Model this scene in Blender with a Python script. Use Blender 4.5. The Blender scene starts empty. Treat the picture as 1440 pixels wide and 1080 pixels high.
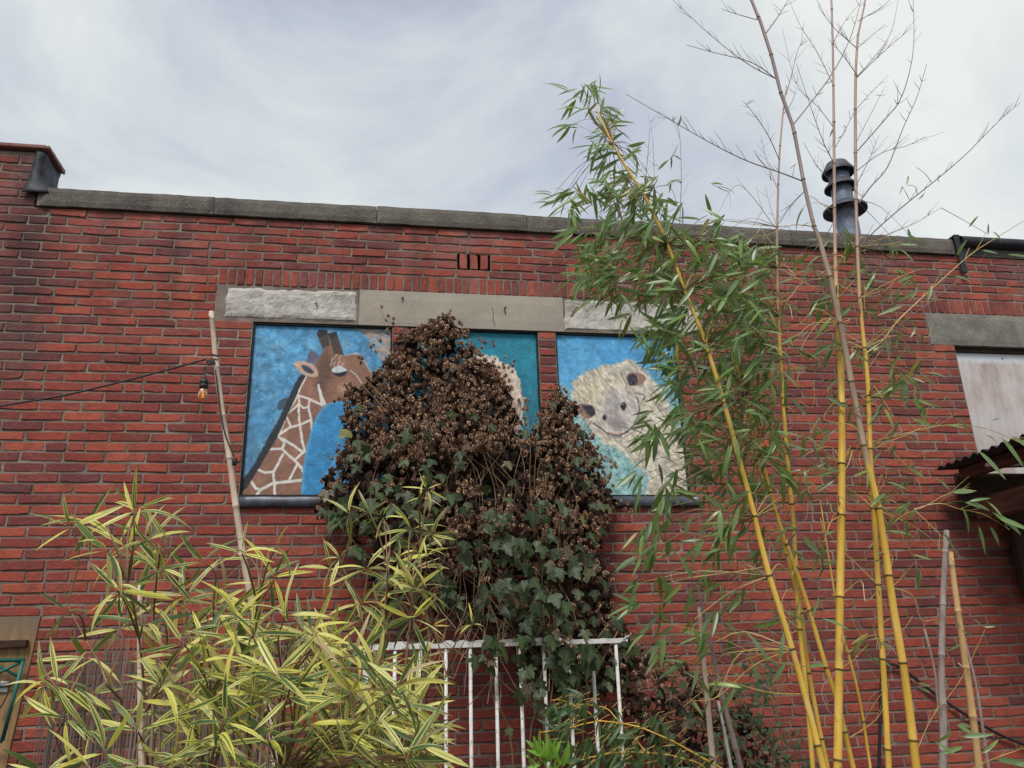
import bpy, bmesh, math, random
import numpy as np
from mathutils import Vector, Matrix, Quaternion

SC = bpy.context.scene
COL = SC.collection

# ------------------------------------------------------------------ camera
FPX, DCAM, HCAM = 1100.0, 4.6, 1.55
_u = np.array([-100.0, -3303.0, FPX]); _u /= np.linalg.norm(_u)
_r = np.array([6950.0, 165.0, FPX]); _r -= _u * _r.dot(_u); _r /= np.linalg.norm(_r)
_i = np.cross(_u, _r)
if _i[2] < 0: _i = -_i
MC = np.stack([_r, _i, _u])            # world = MC @ (right, down, forward)
cam_d = bpy.data.cameras.new('camera'); cam = bpy.data.objects.new('camera', cam_d); COL.objects.link(cam)
cam_d.sensor_fit = 'HORIZONTAL'; cam_d.sensor_width = 36.0; cam_d.lens = 36.0 * FPX / 1440.0
cam_d.clip_start = 0.02; cam_d.clip_end = 2000
m = np.eye(4); m[:3, 0] = MC[:, 0]; m[:3, 1] = -MC[:, 1]; m[:3, 2] = -MC[:, 2]; m[:3, 3] = (0, -DCAM, HCAM)
cam.matrix_world = Matrix(m.tolist())
SC.camera = cam

# ------------------------------------------------------------------ light
SUN_EL, SUN_AZ = math.radians(52), math.radians(205)     # soft sun behind thin cloud, behind the viewer's left shoulder
W = bpy.data.worlds.new('World'); SC.world = W; W.use_nodes = True
nt = W.node_tree; nt.nodes.clear()
def N(t, **k):
    n = nt.nodes.new(t)
    for a, b in k.items(): setattr(n, a, b)
    return n
out = N('ShaderNodeOutputWorld')
sky = N('ShaderNodeTexSky'); sky.sky_type = 'NISHITA'; sky.sun_disc = False
sky.sun_elevation = SUN_EL; sky.sun_rotation = SUN_AZ
bg_sky = N('ShaderNodeBackground'); bg_sky.inputs['Strength'].default_value = 0.07
nt.links.new(sky.outputs[0], bg_sky.inputs['Color'])
tc = N('ShaderNodeTexCoord')
mp = N('ShaderNodeMapping'); mp.inputs['Scale'].default_value = (1.0, 1.0, 1.9); mp.inputs['Location'].default_value = (1.72, 0.7, 0.4)
nt.links.new(tc.outputs['Generated'], mp.inputs['Vector'])
n1 = N('ShaderNodeTexNoise'); n1.inputs['Scale'].default_value = 1.5; n1.inputs['Detail'].default_value = 8; n1.inputs['Roughness'].default_value = 0.56; n1.inputs['Distortion'].default_value = 0.5
nt.links.new(mp.outputs[0], n1.inputs['Vector'])
rp = N('ShaderNodeValToRGB')
e = rp.color_ramp.elements
e[0].position = 0.34; e[0].color = (0.23, 0.253, 0.31, 1)
e[1].position = 0.62; e[1].color = (0.50, 0.515, 0.50, 1)
x = rp.color_ramp.elements.new(0.43); x.color = (0.315, 0.343, 0.395, 1)
x = rp.color_ramp.elements.new(0.52); x.color = (0.415, 0.442, 0.452, 1)
nt.links.new(n1.outputs['Fac'], rp.inputs['Fac'])
bg_cl = N('ShaderNodeBackground'); bg_cl.inputs['Strength'].default_value = 1.0
nt.links.new(rp.outputs[0], bg_cl.inputs['Color'])
mx = N('ShaderNodeMixShader'); mx.inputs[0].default_value = 0.93
nt.links.new(bg_sky.outputs[0], mx.inputs[1]); nt.links.new(bg_cl.outputs[0], mx.inputs[2])
nt.links.new(mx.outputs[0], out.inputs['Surface'])

sun_d = bpy.data.lights.new('sun', 'SUN'); sun_d.energy = 1.5; sun_d.angle = math.radians(18); sun_d.color = (1.0, 0.96, 0.9)
sun = bpy.data.objects.new('sun', sun_d); COL.objects.link(sun)
sd = Vector((math.sin(SUN_AZ) * math.cos(SUN_EL), math.cos(SUN_AZ) * math.cos(SUN_EL), math.sin(SUN_EL)))
sun.rotation_mode = 'QUATERNION'; sun.rotation_quaternion = sd.to_track_quat('Z', 'Y')
SC.view_settings.view_transform = 'Standard'; SC.view_settings.look = 'None'
SC.view_settings.exposure = 0.82; SC.view_settings.gamma = 1.0; SC.view_settings.use_curve_mapping = False
SC.render.engine = 'CYCLES'
SC.cycles.max_bounces = 6; SC.cycles.transparent_max_bounces = 6

# ------------------------------------------------------------------ helpers
def at(px, py, Y):
    """point of the vertical plane y = Y that the photograph shows at (px, py)"""
    d = MC @ np.array([px - 720.0, py - 540.0, FPX]); t = (Y + DCAM) / d[1]
    return Vector((t * d[0], Y, t * d[2] + HCAM))
def pix(p):
    c = MC.T @ np.array([p[0], p[1] + DCAM, p[2] - HCAM])
    return 720 + FPX * c[0] / c[2], 540 + FPX * c[1] / c[2], c[2]
def s2l(c):
    c = c / 255.0
    return c / 12.92 if c <= 0.04045 else ((c + 0.055) / 1.055) ** 2.4
def rgb(r, g, b): return (s2l(r), s2l(g), s2l(b), 1.0)

class MB:
    def __init__(s): s.v, s.f, s.uv = [], [], []
    def add(s, vs, fs, uvs=None):
        o = len(s.v); s.v.extend(vs); s.f.extend([tuple(i + o for i in f) for f in fs])
        s.uv.extend(uvs if uvs else [(0.0, 0.0)] * len(vs))
    def box(s, a, b, bev=0.0):
        (x0, y0, z0), (x1, y1, z1) = a, b
        if bev <= 0:
            vs = [(x0,y0,z0),(x1,y0,z0),(x1,y1,z0),(x0,y1,z0),(x0,y0,z1),(x1,y0,z1),(x1,y1,z1),(x0,y1,z1)]
            s.add(vs, [(0,3,2,1),(4,5,6,7),(0,1,5,4),(1,2,6,5),(2,3,7,6),(3,0,4,7)])
            return
        bm = bmesh.new(); bmesh.ops.create_cube(bm, size=1.0)
        for v in bm.verts: v.co = ((x0+x1)/2 + v.co.x*(x1-x0), (y0+y1)/2 + v.co.y*(y1-y0), (z0+z1)/2 + v.co.z*(z1-z0))
        bmesh.ops.bevel(bm, geom=bm.edges[:], offset=bev, segments=2, affect='EDGES', profile=0.5)
        bm.verts.index_update()
        s.add([tuple(v.co) for v in bm.verts], [tuple(v.index for v in f.verts) for f in bm.faces]); bm.free()
    def tube(s, pts, rad, n=6, cap=True):
        pts = [Vector(p) for p in pts]
        if not hasattr(rad, '__len__'): rad = [rad] * len(pts)
        ref = None; rings = []; o = len(s.v); vs = []; uvs = []
        L = 0
        for i, p in enumerate(pts):
            t = (pts[min(i+1, len(pts)-1)] - pts[max(i-1, 0)])
            t = t.normalized() if t.length > 1e-9 else Vector((0,0,1))
            if ref is None: ref = t.orthogonal().normalized()
            ref = (ref - t * ref.dot(t)); ref = ref.normalized() if ref.length > 1e-6 else t.orthogonal().normalized()
            b = t.cross(ref)
            if i: L += (p - pts[i-1]).length
            for k in range(n):
                a = 2*math.pi*k/n
                vs.append(tuple(p + (ref*math.cos(a) + b*math.sin(a))*rad[i])); uvs.append((k/n, L))
        fs = []
        for i in range(len(pts)-1):
            for k in range(n):
                fs.append((i*n+k, i*n+(k+1)%n, (i+1)*n+(k+1)%n, (i+1)*n+k))
        if cap: fs.append(tuple(range(n-1, -1, -1))); fs.append(tuple((len(pts)-1)*n+k for k in range(n)))
        s.add(vs, fs, uvs)
    def lathe(s, prof, n=24, org=(0,0,0)):
        vs, fs = [], []
        for r, z in prof:
            for k in range(n):
                a = 2*math.pi*k/n; vs.append((org[0]+r*math.cos(a), org[1]+r*math.sin(a), org[2]+z))
        for i in range(len(prof)-1):
            for k in range(n): fs.append((i*n+k, i*n+(k+1)%n, (i+1)*n+(k+1)%n, (i+1)*n+k))
        s.add(vs, fs)
    def mesh(s, name, mat, smooth=False):
        me = bpy.data.meshes.new(name); me.from_pydata(s.v, [], s.f)
        ul = me.uv_layers.new(name='UVMap')
        if len(me.loops):
            li = np.empty(len(me.loops), dtype=np.int32); me.loops.foreach_get('vertex_index', li)
            ul.data.foreach_set('uv', np.array(s.uv, dtype=np.float32)[li].ravel())
        me.materials.append(mat)
        if smooth: me.polygons.foreach_set('use_smooth', [True]*len(me.polygons))
        me.update(); return me
    def build(s, name, mat, parent=None, smooth=False):
        o = bpy.data.objects.new(name, s.mesh(name, mat, smooth)); COL.objects.link(o)
        if parent: o.parent = parent
        return o

def inst(name, me, parent, mw=None):
    o = bpy.data.objects.new(name, me); COL.objects.link(o)
    if parent is not None: o.parent = parent
    if mw is not None: o.matrix_local = mw
    return o
def tag(o, label, cat, group=None):
    o['label'] = label; o['category'] = cat
    if group: o['group'] = group
    return o
def thing(name, label, cat, loc=(0,0,0), group=None):
    # parts are modelled in world coordinates, so the empty's offset is undone by place()
    o = bpy.data.objects.new(name, None); COL.objects.link(o); o.empty_display_size = 0.1
    return tag(o, label, cat, group)
def structure(o): o['kind'] = 'structure'; return o
def stuff(o): o['kind'] = 'stuff'; return o
def smooth_line(pts, per=6):
    pts = [Vector(p) for p in pts]; outp = []
    for i in range(len(pts)-1):
        p0, p1, p2, p3 = pts[max(i-1,0)], pts[i], pts[i+1], pts[min(i+2, len(pts)-1)]
        for k in range(per):
            t = k/per
            outp.append(0.5*((2*p1) + (p2-p0)*t + (2*p0-5*p1+4*p2-p3)*t*t + (3*p1-p0-3*p2+p3)*t**3))
    outp.append(pts[-1]); return outp

# ------------------------------------------------------------------ materials
class Mat:
    def __init__(s, name, rough=0.8, spec=0.3):
        s.m = bpy.data.materials.new(name); s.m.use_nodes = True
        s.t = s.m.node_tree; s.b = s.t.nodes['Principled BSDF']; s.o = s.t.nodes['Material Output']
        s.b.inputs['Roughness'].default_value = rough; s.b.inputs['Specular IOR Level'].default_value = spec
    def n(s, t, **k):
        x = s.t.nodes.new(t)
        for a, b in k.items(): setattr(x, a, b)
        return x
    def l(s, a, b): s.t.links.new(a, b)
    def pos(s):
        if not hasattr(s, '_p'): s._p = s.n('ShaderNodeNewGeometry')
        return s._p
    def noise(s, scale, detail=4, rough=0.55, vec=None, stretch=None, dist=0.0):
        x = s.n('ShaderNodeTexNoise'); x.inputs['Scale'].default_value = scale; x.inputs['Detail'].default_value = detail
        x.inputs['Roughness'].default_value = rough; x.inputs['Distortion'].default_value = dist
        v = vec if vec is not None else s.pos().outputs['Position']
        if stretch:
            mpn = s.n('ShaderNodeMapping'); mpn.inputs['Scale'].default_value = stretch; s.l(v, mpn.inputs['Vector']); v = mpn.outputs[0]
        s.l(v, x.inputs['Vector']); return x.outputs['Fac']
    def ramp(s, fac, stops, const=False):
        r = s.n('ShaderNodeValToRGB'); cr = r.color_ramp
        if const: cr.interpolation = 'CONSTANT'
        cr.elements[0].position = stops[0][0]; cr.elements[0].color = stops[0][1]
        cr.elements[1].position = stops[-1][0]; cr.elements[1].color = stops[-1][1]
        for p, c in stops[1:-1]: cr.elements.new(p).color = c
        s.l(fac, r.inputs['Fac']); return r.outputs[0]
    def mix(s, fac, a, b, mode='MIX'):
        x = s.n('ShaderNodeMix', data_type='RGBA', blend_type=mode)
        for i, v in ((0, fac), (6, a), (7, b)):
            if hasattr(v, 'is_linked'): s.l(v, x.inputs[i])
            else: x.inputs[i].default_value = v
        return x.outputs[2]
    def math(s, op, a, b=0.0, clamp=False):
        x = s.n('ShaderNodeMath', operation=op); x.use_clamp = clamp
        for i, v in ((0, a), (1, b)):
            if hasattr(v, 'is_linked'): s.l(v, x.inputs[i])
            else: x.inputs[i].default_value = v
        return x.outputs[0]
    def rng(s, v, a, b, c=0.0, d=1.0):
        x = s.n('ShaderNodeMapRange'); s.l(v, x.inputs[0])
        for i, q in enumerate((a, b, c, d)): x.inputs[i+1].default_value = q
        return x.outputs[0]
    def rnd(s):
        """one random number for every loose piece, whether it is an object or an island of a joined mesh"""
        oi = s.n('ShaderNodeObjectInfo')
        return s.math('FRACT', s.math('ADD', s.math('MULTIPLY', s.pos().outputs['Random Per Island'], 7.31), s.math('MULTIPLY', oi.outputs['Random'], 13.7)))
    def color(s, c):
        if hasattr(c, 'is_linked'): s.l(c, s.b.inputs['Base Color'])
        else: s.b.inputs['Base Color'].default_value = c
        return s
    def bump(s, h, strength=0.4, dist=0.01):
        x = s.n('ShaderNodeBump'); x.inputs['Strength'].default_value = strength; x.inputs['Distance'].default_value = dist
        s.l(h, x.inputs['Height']); s.l(x.outputs[0], s.b.inputs['Normal']); return s
    def translucent(s, amount, colr):
        tr = s.n('ShaderNodeBsdfTranslucent'); ms = s.n('ShaderNodeMixShader'); ms.inputs[0].default_value = amount
        if hasattr(colr, 'is_linked'): s.l(colr, tr.inputs['Color'])
        else: tr.inputs['Color'].default_value = colr
        s.l(s.b.outputs[0], ms.inputs[1]); s.l(tr.outputs[0], ms.inputs[2]); s.l(ms.outputs[0], s.o.inputs['Surface']); return s

def c4(r, g, b): return (r, g, b, 1.0)

# brick: every brick has its own fired colour, blotches, and the wall's soot streaks
mk = Mat('brick_clay', 0.85, 0.25)
rv = mk.rnd()
base = mk.ramp(rv, [(0.0, c4(.290,.057,.037)), (0.12, c4(.21,.044,.036)), (0.25, c4(.335,.068,.042)), (0.38, c4(.160,.043,.041)), (0.50, c4(.355,.076,.046)), (0.60, c4(.27,.055,.038)),
                    (0.70, c4(.120,.038,.040)), (0.78, c4(.30,.060,.040)), (0.90, c4(.40,.092,.052)), (1.0, c4(.31,.060,.039))])
bl = mk.noise(9.0, 5, 0.6)
base = mk.mix(mk.rng(bl, .47, .70, 0, .62), base, c4(.12,.042,.042))
base = mk.mix(mk.rng(mk.noise(16.0, 4, .65, stretch=(.6,1,1.5)), .54, .72, 0, .45), base, c4(.36,.095,.078))
fl = mk.noise(60.0, 3, 0.7)
base = mk.mix(mk.rng(fl, .55, .75, 0, .35), base, c4(.46,.15,.10))
base = mk.mix(mk.rng(mk.noise(140, 2, .6), .60, .78, 0, .6), base, c4(.10,.06,.055))
# dark run-off streaks below the coping and the old soot line near the taller part
sx = mk.n('ShaderNodeSeparateXYZ'); mk.l(mk.pos().outputs['Position'], sx.inputs[0])
st = mk.noise(2.6, 4, .6, stretch=(1.6, 1, .22))
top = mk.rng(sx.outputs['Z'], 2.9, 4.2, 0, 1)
base = mk.mix(mk.math('MULTIPLY', mk.math('MULTIPLY', mk.rng(st, .50, .66, 0, 1), top), .72), base, c4(.055,.040,.042))
lx = mk.math('ADD', sx.outputs['X'], mk.math('MULTIPLY', mk.noise(1.7, 4, .6, stretch=(.3,1,1)), .35))
band = mk.math('MULTIPLY', mk.rng(lx, -2.32, -2.02, 0, 1), mk.rng(lx, -1.98, -1.76, 1, 0))
base = mk.mix(mk.math('MULTIPLY', mk.math('MULTIPLY', band, mk.rng(sx.outputs['Z'], 2.6, 3.3, 0, 1)), .70), base, c4(.050,.035,.040))
# lime bloom, strengthened towards the top to paint in a pale lens flare
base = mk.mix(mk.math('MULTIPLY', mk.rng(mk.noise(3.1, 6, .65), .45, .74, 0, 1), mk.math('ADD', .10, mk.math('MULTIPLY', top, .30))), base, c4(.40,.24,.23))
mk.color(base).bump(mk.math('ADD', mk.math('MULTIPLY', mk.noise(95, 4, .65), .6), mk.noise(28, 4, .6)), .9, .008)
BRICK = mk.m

mk = Mat('mortar', 0.95, 0.1)
mc = mk.mix(mk.rng(mk.noise(6, 5, .6), .35, .65), c4(.150,.115,.095), c4(.29,.24,.20))
mc = mk.mix(mk.rng(mk.noise(1.3, 5, .65), .56, .66, 0, .6), mc, c4(.38,.335,.29))
mc = mk.mix(mk.rng(mk.noise(2.3, 4, .6), .54, .72, 0, .6), mc, c4(.085,.070,.065))
mk.color(mc).bump(mk.noise(70, 5, .7), .8, .01)
MORTAR = mk.m

def stone_mat(name, a, b, dark, dscale, damount, bump=.5, bscale=60, rough=.9):
    q = Mat(name, rough, .2)
    c = q.mix(q.rng(q.noise(dscale*2.2, 6, .65), .35, .65), a, b)
    c = q.mix(q.rng(q.noise(dscale, 6, .7), .5, .72, 0, damount), c, dark)
    c = q.mix(q.rng(q.noise(180, 2, .5), .62, .70, 0, .55), c, c4(.55,.53,.48))
    c = q.mix(q.rng(q.noise(150, 2, .5, stretch=(1,1,1.2)), .60, .70, 0, .6), c, dark)
    q.color(c).bump(q.noise(bscale, 6, .7), bump, .01); return q.m
COPING = stone_mat('coping_concrete', c4(.105,.093,.082), c4(.170,.152,.130), c4(.048,.044,.045), 2.4, .85)
RENDER = stone_mat('smooth_render', c4(.32,.285,.235), c4(.39,.35,.29), c4(.24,.205,.165), 2.0, .45, .25, 40)
ROUGH = stone_mat('rough_stone', c4(.44,.415,.38), c4(.60,.575,.53), c4(.20,.18,.155), 5.0, 1.0, .9, 45)
MOSSY = stone_mat('mossy_concrete', c4(.175,.160,.140), c4(.25,.235,.205), c4(.085,.090,.070), 3.0, .9, .4, 40)
TILE = stone_mat('clay_coping_tile', c4(.25,.105,.10), c4(.33,.16,.15), c4(.12,.06,.06), 6, .6, .3, 60)

def plain(name, col, rough=.6, spec=.3, metal=0.0, var=.25, scale=20, bump=.15, bs=60, stretch=None):
    q = Mat(name, rough, spec); q.b.inputs['Metallic'].default_value = metal
    dk = tuple(v*(1-var) for v in col[:3]) + (1,); lt = tuple(min(1, v*(1+var)) for v in col[:3]) + (1,)
    q.color(q.mix(q.rng(q.noise(scale, 5, .6, stretch=stretch), .3, .7), dk, lt))
    if bump: q.bump(q.noise(bs, 4, .6, stretch=stretch), bump, .006)
    return q.m
BITUMEN = plain('bitumen_sheet', c4(.030,.033,.042), .6, .35, var=.45, scale=9, bump=.5, bs=16)
BLACK = plain('black_plastic', c4(.018,.018,.020), .45, .4)
DARKWOOD = plain('dark_stained_wood', c4(.055,.030,.020), .75, .2, var=.5, scale=10, stretch=(1,1,8))
BLACKFRAME = plain('black_paint', c4(.014,.013,.014), .55, .35)
ROOFING = plain('roofing_felt', c4(.06,.06,.062), .9, .2)
STEEL = plain('weathered_steel', c4(.17,.20,.265), .62, .4, metal=.35, var=.3, scale=14)
STEELDARK = plain('sooty_steel', c4(.085,.085,.105), .55, .4, metal=.4, var=.4, scale=14)
# ------------------------------------------------------------------ ground
mk = Mat('courtyard_soil', .95, .1)
mk.color(mk.mix(mk.rng(mk.noise(1.5, 6, .65), .35, .65), c4(.045,.035,.026), c4(.11,.092,.07))).bump(mk.noise(14, 6, .7), .8, .03)
g = MB(); g.add([(-300,-300,0),(300,-300,0),(300,300,0),(-300,300,0)], [(0,1,2,3)])
structure(g.build('ground', mk.m))

# ------------------------------------------------------------------ brick building
C = 0.0591; PITCH = 0.2172; JT = 0.0122; ZC = 4.180          # course, brick pitch, joint, underside of the coping
XL, XR, XP = -4.6, 6.6, -2.165                              # wall ends; right end of the taller part
bld = thing('brick_building', 'long red brick wall of an old workshop with a concrete coping', 'building')
ZL = ZC - 12*C                                              # underside of the lintels
OPEN = [(-0.822, 0.020), (0.122, 0.950), (1.066, 1.880)]    # three mural openings
ZS = 2.345
WIN = (3.948, 5.50)
LINT = (-1.050, 2.080); RLINT = (3.765, 5.70)
VENT = (0.431, 0.651, ZC-5*C, ZC-3*C)
holes = [(a, b, ZS, ZL) for a, b in OPEN] + [(WIN[0], WIN[1], 2.345, ZL), VENT]

# mortar bed: one slab with the openings cut out of it
def slab_with_holes(mb, x0, x1, z0, z1, y0, y1, hl):
    xs = sorted({x0, x1, *[v for h in hl for v in h[:2]]}); zs = sorted({z0, z1, *[v for h in hl for v in h[2:]]})
    xs = [v for v in xs if x0 <= v <= x1]; zs = [v for v in zs if z0 <= v <= z1]
    inside = lambda x, z: x0 < x < x1 and z0 < z < z1 and not any(h[0] < x < h[1] and h[2] < z < h[3] for h in hl)
    for i in range(len(xs)-1):
        for j in range(len(zs)-1):
            cx, cz = (xs[i]+xs[i+1])/2, (zs[j]+zs[j+1])/2
            if not inside(cx, cz): continue
            a, b, c, d = xs[i], xs[i+1], zs[j], zs[j+1]
            mb.add([(a,y0,c),(b,y0,c),(b,y0,d),(a,y0,d)], [(0,1,2,3)])
            mb.add([(a,y1,c),(b,y1,c),(b,y1,d),(a,y1,d)], [(3,2,1,0)])
            for (nx, nz, q) in ((a-1e-4, cz, [(a,y1,c),(a,y0,c),(a,y0,d),(a,y1,d)]), (b+1e-4, cz, [(b,y0,c),(b,y1,c),(b,y1,d),(b,y0,d)]),
                                (cx, c-1e-4, [(a,y1,c),(b,y1,c),(b,y0,c),(a,y0,c)]), (cx, d+1e-4, [(a,y0,d),(b,y0,d),(b,y1,d),(a,y1,d)])):
                if not inside(nx, nz): mb.add(q, [(0,1,2,3)])
mb = MB(); slab_with_holes(mb, XP-0.004, XR, 0.0, ZC-0.003, 0.0038, 0.25, holes)
slab_with_holes(mb, XL, XP-0.004, 0.0, 4.566, 0.0038, 0.25, [])
mb.build('mortar_bed', MORTAR, bld)
mb = MB(); mb.box((VENT[0]-.02, .252, VENT[2]-.02), (VENT[1]+.02, .30, VENT[3]+.02)); mb.build('vent_backing', BLACKFRAME, bld)
mb = MB(); mb.box((XL, .2525, 0), (XR, 7.0, 4.05)); mb.build('rear_volume', ROOFING, bld)

# brick shapes: uneven outline, worn arrises; twelve variants of the stretcher, scaled a little for cut bricks
rb = random.Random(11)
def brick_verts(rg, w, h, rough=1.0):
    x, z = w/2, h/2
    o = [(-x,-z),(-x*.35,-z),(x*.4,-z),(x,-z),(x,z*.1),(x,z),(x*.3,z),(-x*.4,z),(-x,z),(-x,-z*.1)]
    j = .0021*rough
    o = [(a + rg.uniform(-j, j), b + rg.uniform(-j, j)) for a, b in o]
    chip = rg.random()
    if chip < .22*rough: k = rg.choice([0, 3, 5, 8]); o[k] = (o[k][0]*(1-rg.uniform(.02,.09)), o[k][1]*(1-rg.uniform(.1,.35)))
    yf = rg.uniform(-.003, .0009); tilt = rg.uniform(-.005, .005)
    vs = [(a, .07, b) for a, b in o]
    vs += [(a, yf + .0035 + tilt*a, b) for a, b in o]
    vs += [(a - math.copysign(.0030, a), yf + tilt*a + rg.uniform(-.0008,.0008), b - (math.copysign(.0030, b) if abs(b) > z*.5 else 0)) for a, b in o]
    n = 10; fs = []
    for r in range(2):
        for k in range(n): fs.append((r*n+k, r*n+(k+1)%n, (r+1)*n+(k+1)%n, (r+1)*n+k))
    c = 2*n
    fs += [(c,c+1,c+8,c+9),(c+1,c+2,c+6,c+7),(c+2,c+3,c+4),(c+2,c+4,c+5,c+6),(c+1,c+7,c+8)]
    return vs, fs
WS, HS = PITCH - JT, C - JT
VAR = []
for k in range(16):
    q = MB(); v, f = brick_verts(rb, WS, HS, 1.15); q.add(v, f); VAR.append(q.mesh('brick', BRICK))
HVAR = []
for k in range(8):
    q = MB(); v, f = brick_verts(rb, .0435, 2*C - JT, .8); q.add(v, f); HVAR.append(q.mesh('brick', BRICK))

bricks = []     # (x0, x1, z0, z1, header?)
def row_intervals(z0, z1, x0, x1):
    cut = []
    zc = (z0+z1)/2
    for h in holes:
        if h[2] - .02 < zc < h[3]: cut.append((h[0], h[1]))
    k = round((ZC - z1)/C)
    if z1 < ZC + 1e-4:
        if 6 <= k < 8: cut += [LINT, RLINT]
        if 8 <= k < 12: cut += [LINT, RLINT]
    res = []; a = x0
    for c0, c1 in sorted(cut):
        if c0 > a: res.append((a, c0))
        a = max(a, c1)
    if a < x1: res.append((a, x1))
    return res
off = 0.0
nrow = int(4.57/C) + 2
for k in range(-8, 71):
    z1 = ZC - k*C; z0 = z1 - C
    if z1 > 4.575: continue
    if z0 < 0: z0 = 0
    off = (off + PITCH*rb.choice([.5, .5, .46, .55, .42, .6])) % PITCH
    for a, b in row_intervals(z0, z1, XL, XP if k < 0 else XR):
        x = a; nx = a + ((off - a) % PITCH)
        if nx - a < .045: nx += PITCH
        while x < b - .004:
            if k >= 0 and x < XP < nx and k < 0: nx = XP
            if b - nx < .045: nx = b
            w = nx - x
            if w > PITCH*1.12:                      # split an over-long end piece into two bats
                s = x + w*rb.choice([.5, .62]); bricks.append((x, s, z0, z1, False)); x = s; w = nx - x
            if w > .17 and rb.random() < .022:
                s = x + w*rb.uniform(.42,.6); bricks.append((x, s, z0, z1, False)); bricks.append((s, nx, z0, z1, False))
            else: bricks.append((x, nx, z0, z1, False))
            x = nx; nx = x + PITCH + rb.uniform(-.006, .006)
for a, b in (LINT, RLINT):                           # soldier courses over the lintels
    n = round((b-a)/.0537); w = (b-a)/n
    for i in range(n): bricks.append((a+i*w, a+(i+1)*w, ZC-8*C, ZC-6*C, True))
for i in range(3):                                   # upright bricks in the air vent
    xc = VENT[0] + .0415 + i*.0685; bricks.append((xc-.0305, xc+.0305, VENT[2], VENT[3], True))

# the bricks that show largest become parts of their own; the rest is joined
def brick_score(x0, x1, z0, z1):
    px, py, d = pix(((x0+x1)/2, 0, (z0+z1)/2))
    a = (x1-x0)*(z1-z0)/d**2
    vis = 0.0
    if 8 < px < 330 and 290 < py < 690: vis = 1.0
    elif 8 < px < 300 and 200 < py <= 690: vis = 1.0
    elif 340 < px < 450 and 730 < py < 850: vis = .97
    elif 70 < px < 760 and 300 < py < 410: vis = 1.0
    elif 1310 < px < 1435 and 350 < py < 440: vis = .9
    elif 1225 < px < 1340 and 480 < py < 650: vis = .9
    elif 1260 < px < 1420 and 730 < py < 1000: vis = .9
    elif 880 < px < 1000 and 750 < py < 900: vis = .85
    elif 620 < px < 760 and 915 < py < 1060: vis = .85
    return a*vis
order = sorted(range(len(bricks)), key=lambda i: -brick_score(*bricks[i][:4]))
solo = set(order[:300])
rest = MB()
for i, (x0, x1, z0, z1, hd) in enumerate(bricks):
    xc, zc = (x0+x1)/2, (z0+z1)/2; w = x1-x0; h = z1-z0
    jy = max(-.004, min(.0011, rb.gauss(-.0006, .0014))); ang = rb.gauss(0, .006)
    if i in solo:
        me = rb.choice(HVAR if hd else VAR)
        sxx = (w-JT)/(.0435 if hd else WS); szz = (h-JT)/((2*C-JT) if hd else HS)
        inst('brick', me, bld, Matrix.Translation((xc, jy, zc)) @ Matrix.Rotation(ang, 4, 'Y') @ Matrix.Diagonal((sxx, 1, szz, 1)))
    else:
        v, f = brick_verts(rb, w-JT, h-JT, 1.15)
        ca, sa = math.cos(ang), math.sin(ang)
        rest.add([(xc + a*ca + b*sa, y + jy, zc - a*sa + b*ca) for a, y, b in v], f)
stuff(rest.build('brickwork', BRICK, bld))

def rough_block(name, x0, x1, y0, y1, z0, z1, mat, amp, step=.03, seed=0, parent=bld, edge=.012):
    """a cast or hewn block: gridded front with worn uneven edges"""
    nx, nz = max(3, int((x1-x0)/step)), max(3, int((z1-z0)/step)); rg = np.random.RandomState(seed)
    from mathutils import noise as mn
    q = MB(); vs = []
    for j in range(nz+1):
        for i in range(nx+1):
            u, v = i/nx, j/nz; X = x0+(x1-x0)*u; Z = z0+(z1-z0)*v
            d = mn.fractal(Vector((X*9+seed*3.7, seed, Z*9)), 1.0, 2.0, 4)*amp
            ed = min(u*(x1-x0), (1-u)*(x1-x0), v*(z1-z0), (1-v)*(z1-z0))
            Y = y0 + d + (edge*.6*(1-ed/edge)**2 if ed < edge else 0)
            wob = mn.noise(Vector((X*14, Z*14, seed+5.0)))*amp*.9
            if j in (0, nz): Z += wob
            if i in (0, nx): X += wob
            vs.append((X, Y, Z))
    fs = [(j*(nx+1)+i, j*(nx+1)+i+1, (j+1)*(nx+1)+i+1, (j+1)*(nx+1)+i) for j in range(nz) for i in range(nx)]
    ring = [i for i in range(nx+1)] + [(j)*(nx+1)+nx for j in range(1, nz+1)] + [nz*(nx+1)+i for i in range(nx-1, -1, -1)] + [j*(nx+1) for j in range(nz-1, 0, -1)]
    n = len(vs)
    back = [(vs[i][0], y1, vs[i][2]) for i in ring]
    m_ = len(ring)
    fs += [(ring[(k+1) % m_], ring[k], n+k, n+(k+1) % m_) for k in range(m_)] + [tuple(n+k for k in range(m_))]
    q.add(vs + back, fs)
    return q.build(name, mat, parent)

# coping slabs, with gaps at the joints
cuts = [-2.128, -1.112, -0.096, 0.90, 1.80, 2.673, 3.50, 4.105]
for i in range(len(cuts)-1):
    rough_block('coping_slab', cuts[i]+.002, cuts[i+1]-.002, -.030 - (i % 3)*.002, .30, ZC+.002, 4.305 - (i % 2)*.003, COPING, .004, .03, 20+i)
mb = MB(); mb.box((-2.15, -.012, ZC+.004), (4.11, .28, 4.285)); mb.build('coping_bedding', MORTAR, bld)
rough_block('coping_slab', 4.125, XR, -.012, .30, ZC+.002, 4.310, COPING, .003, .04, 40)
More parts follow.
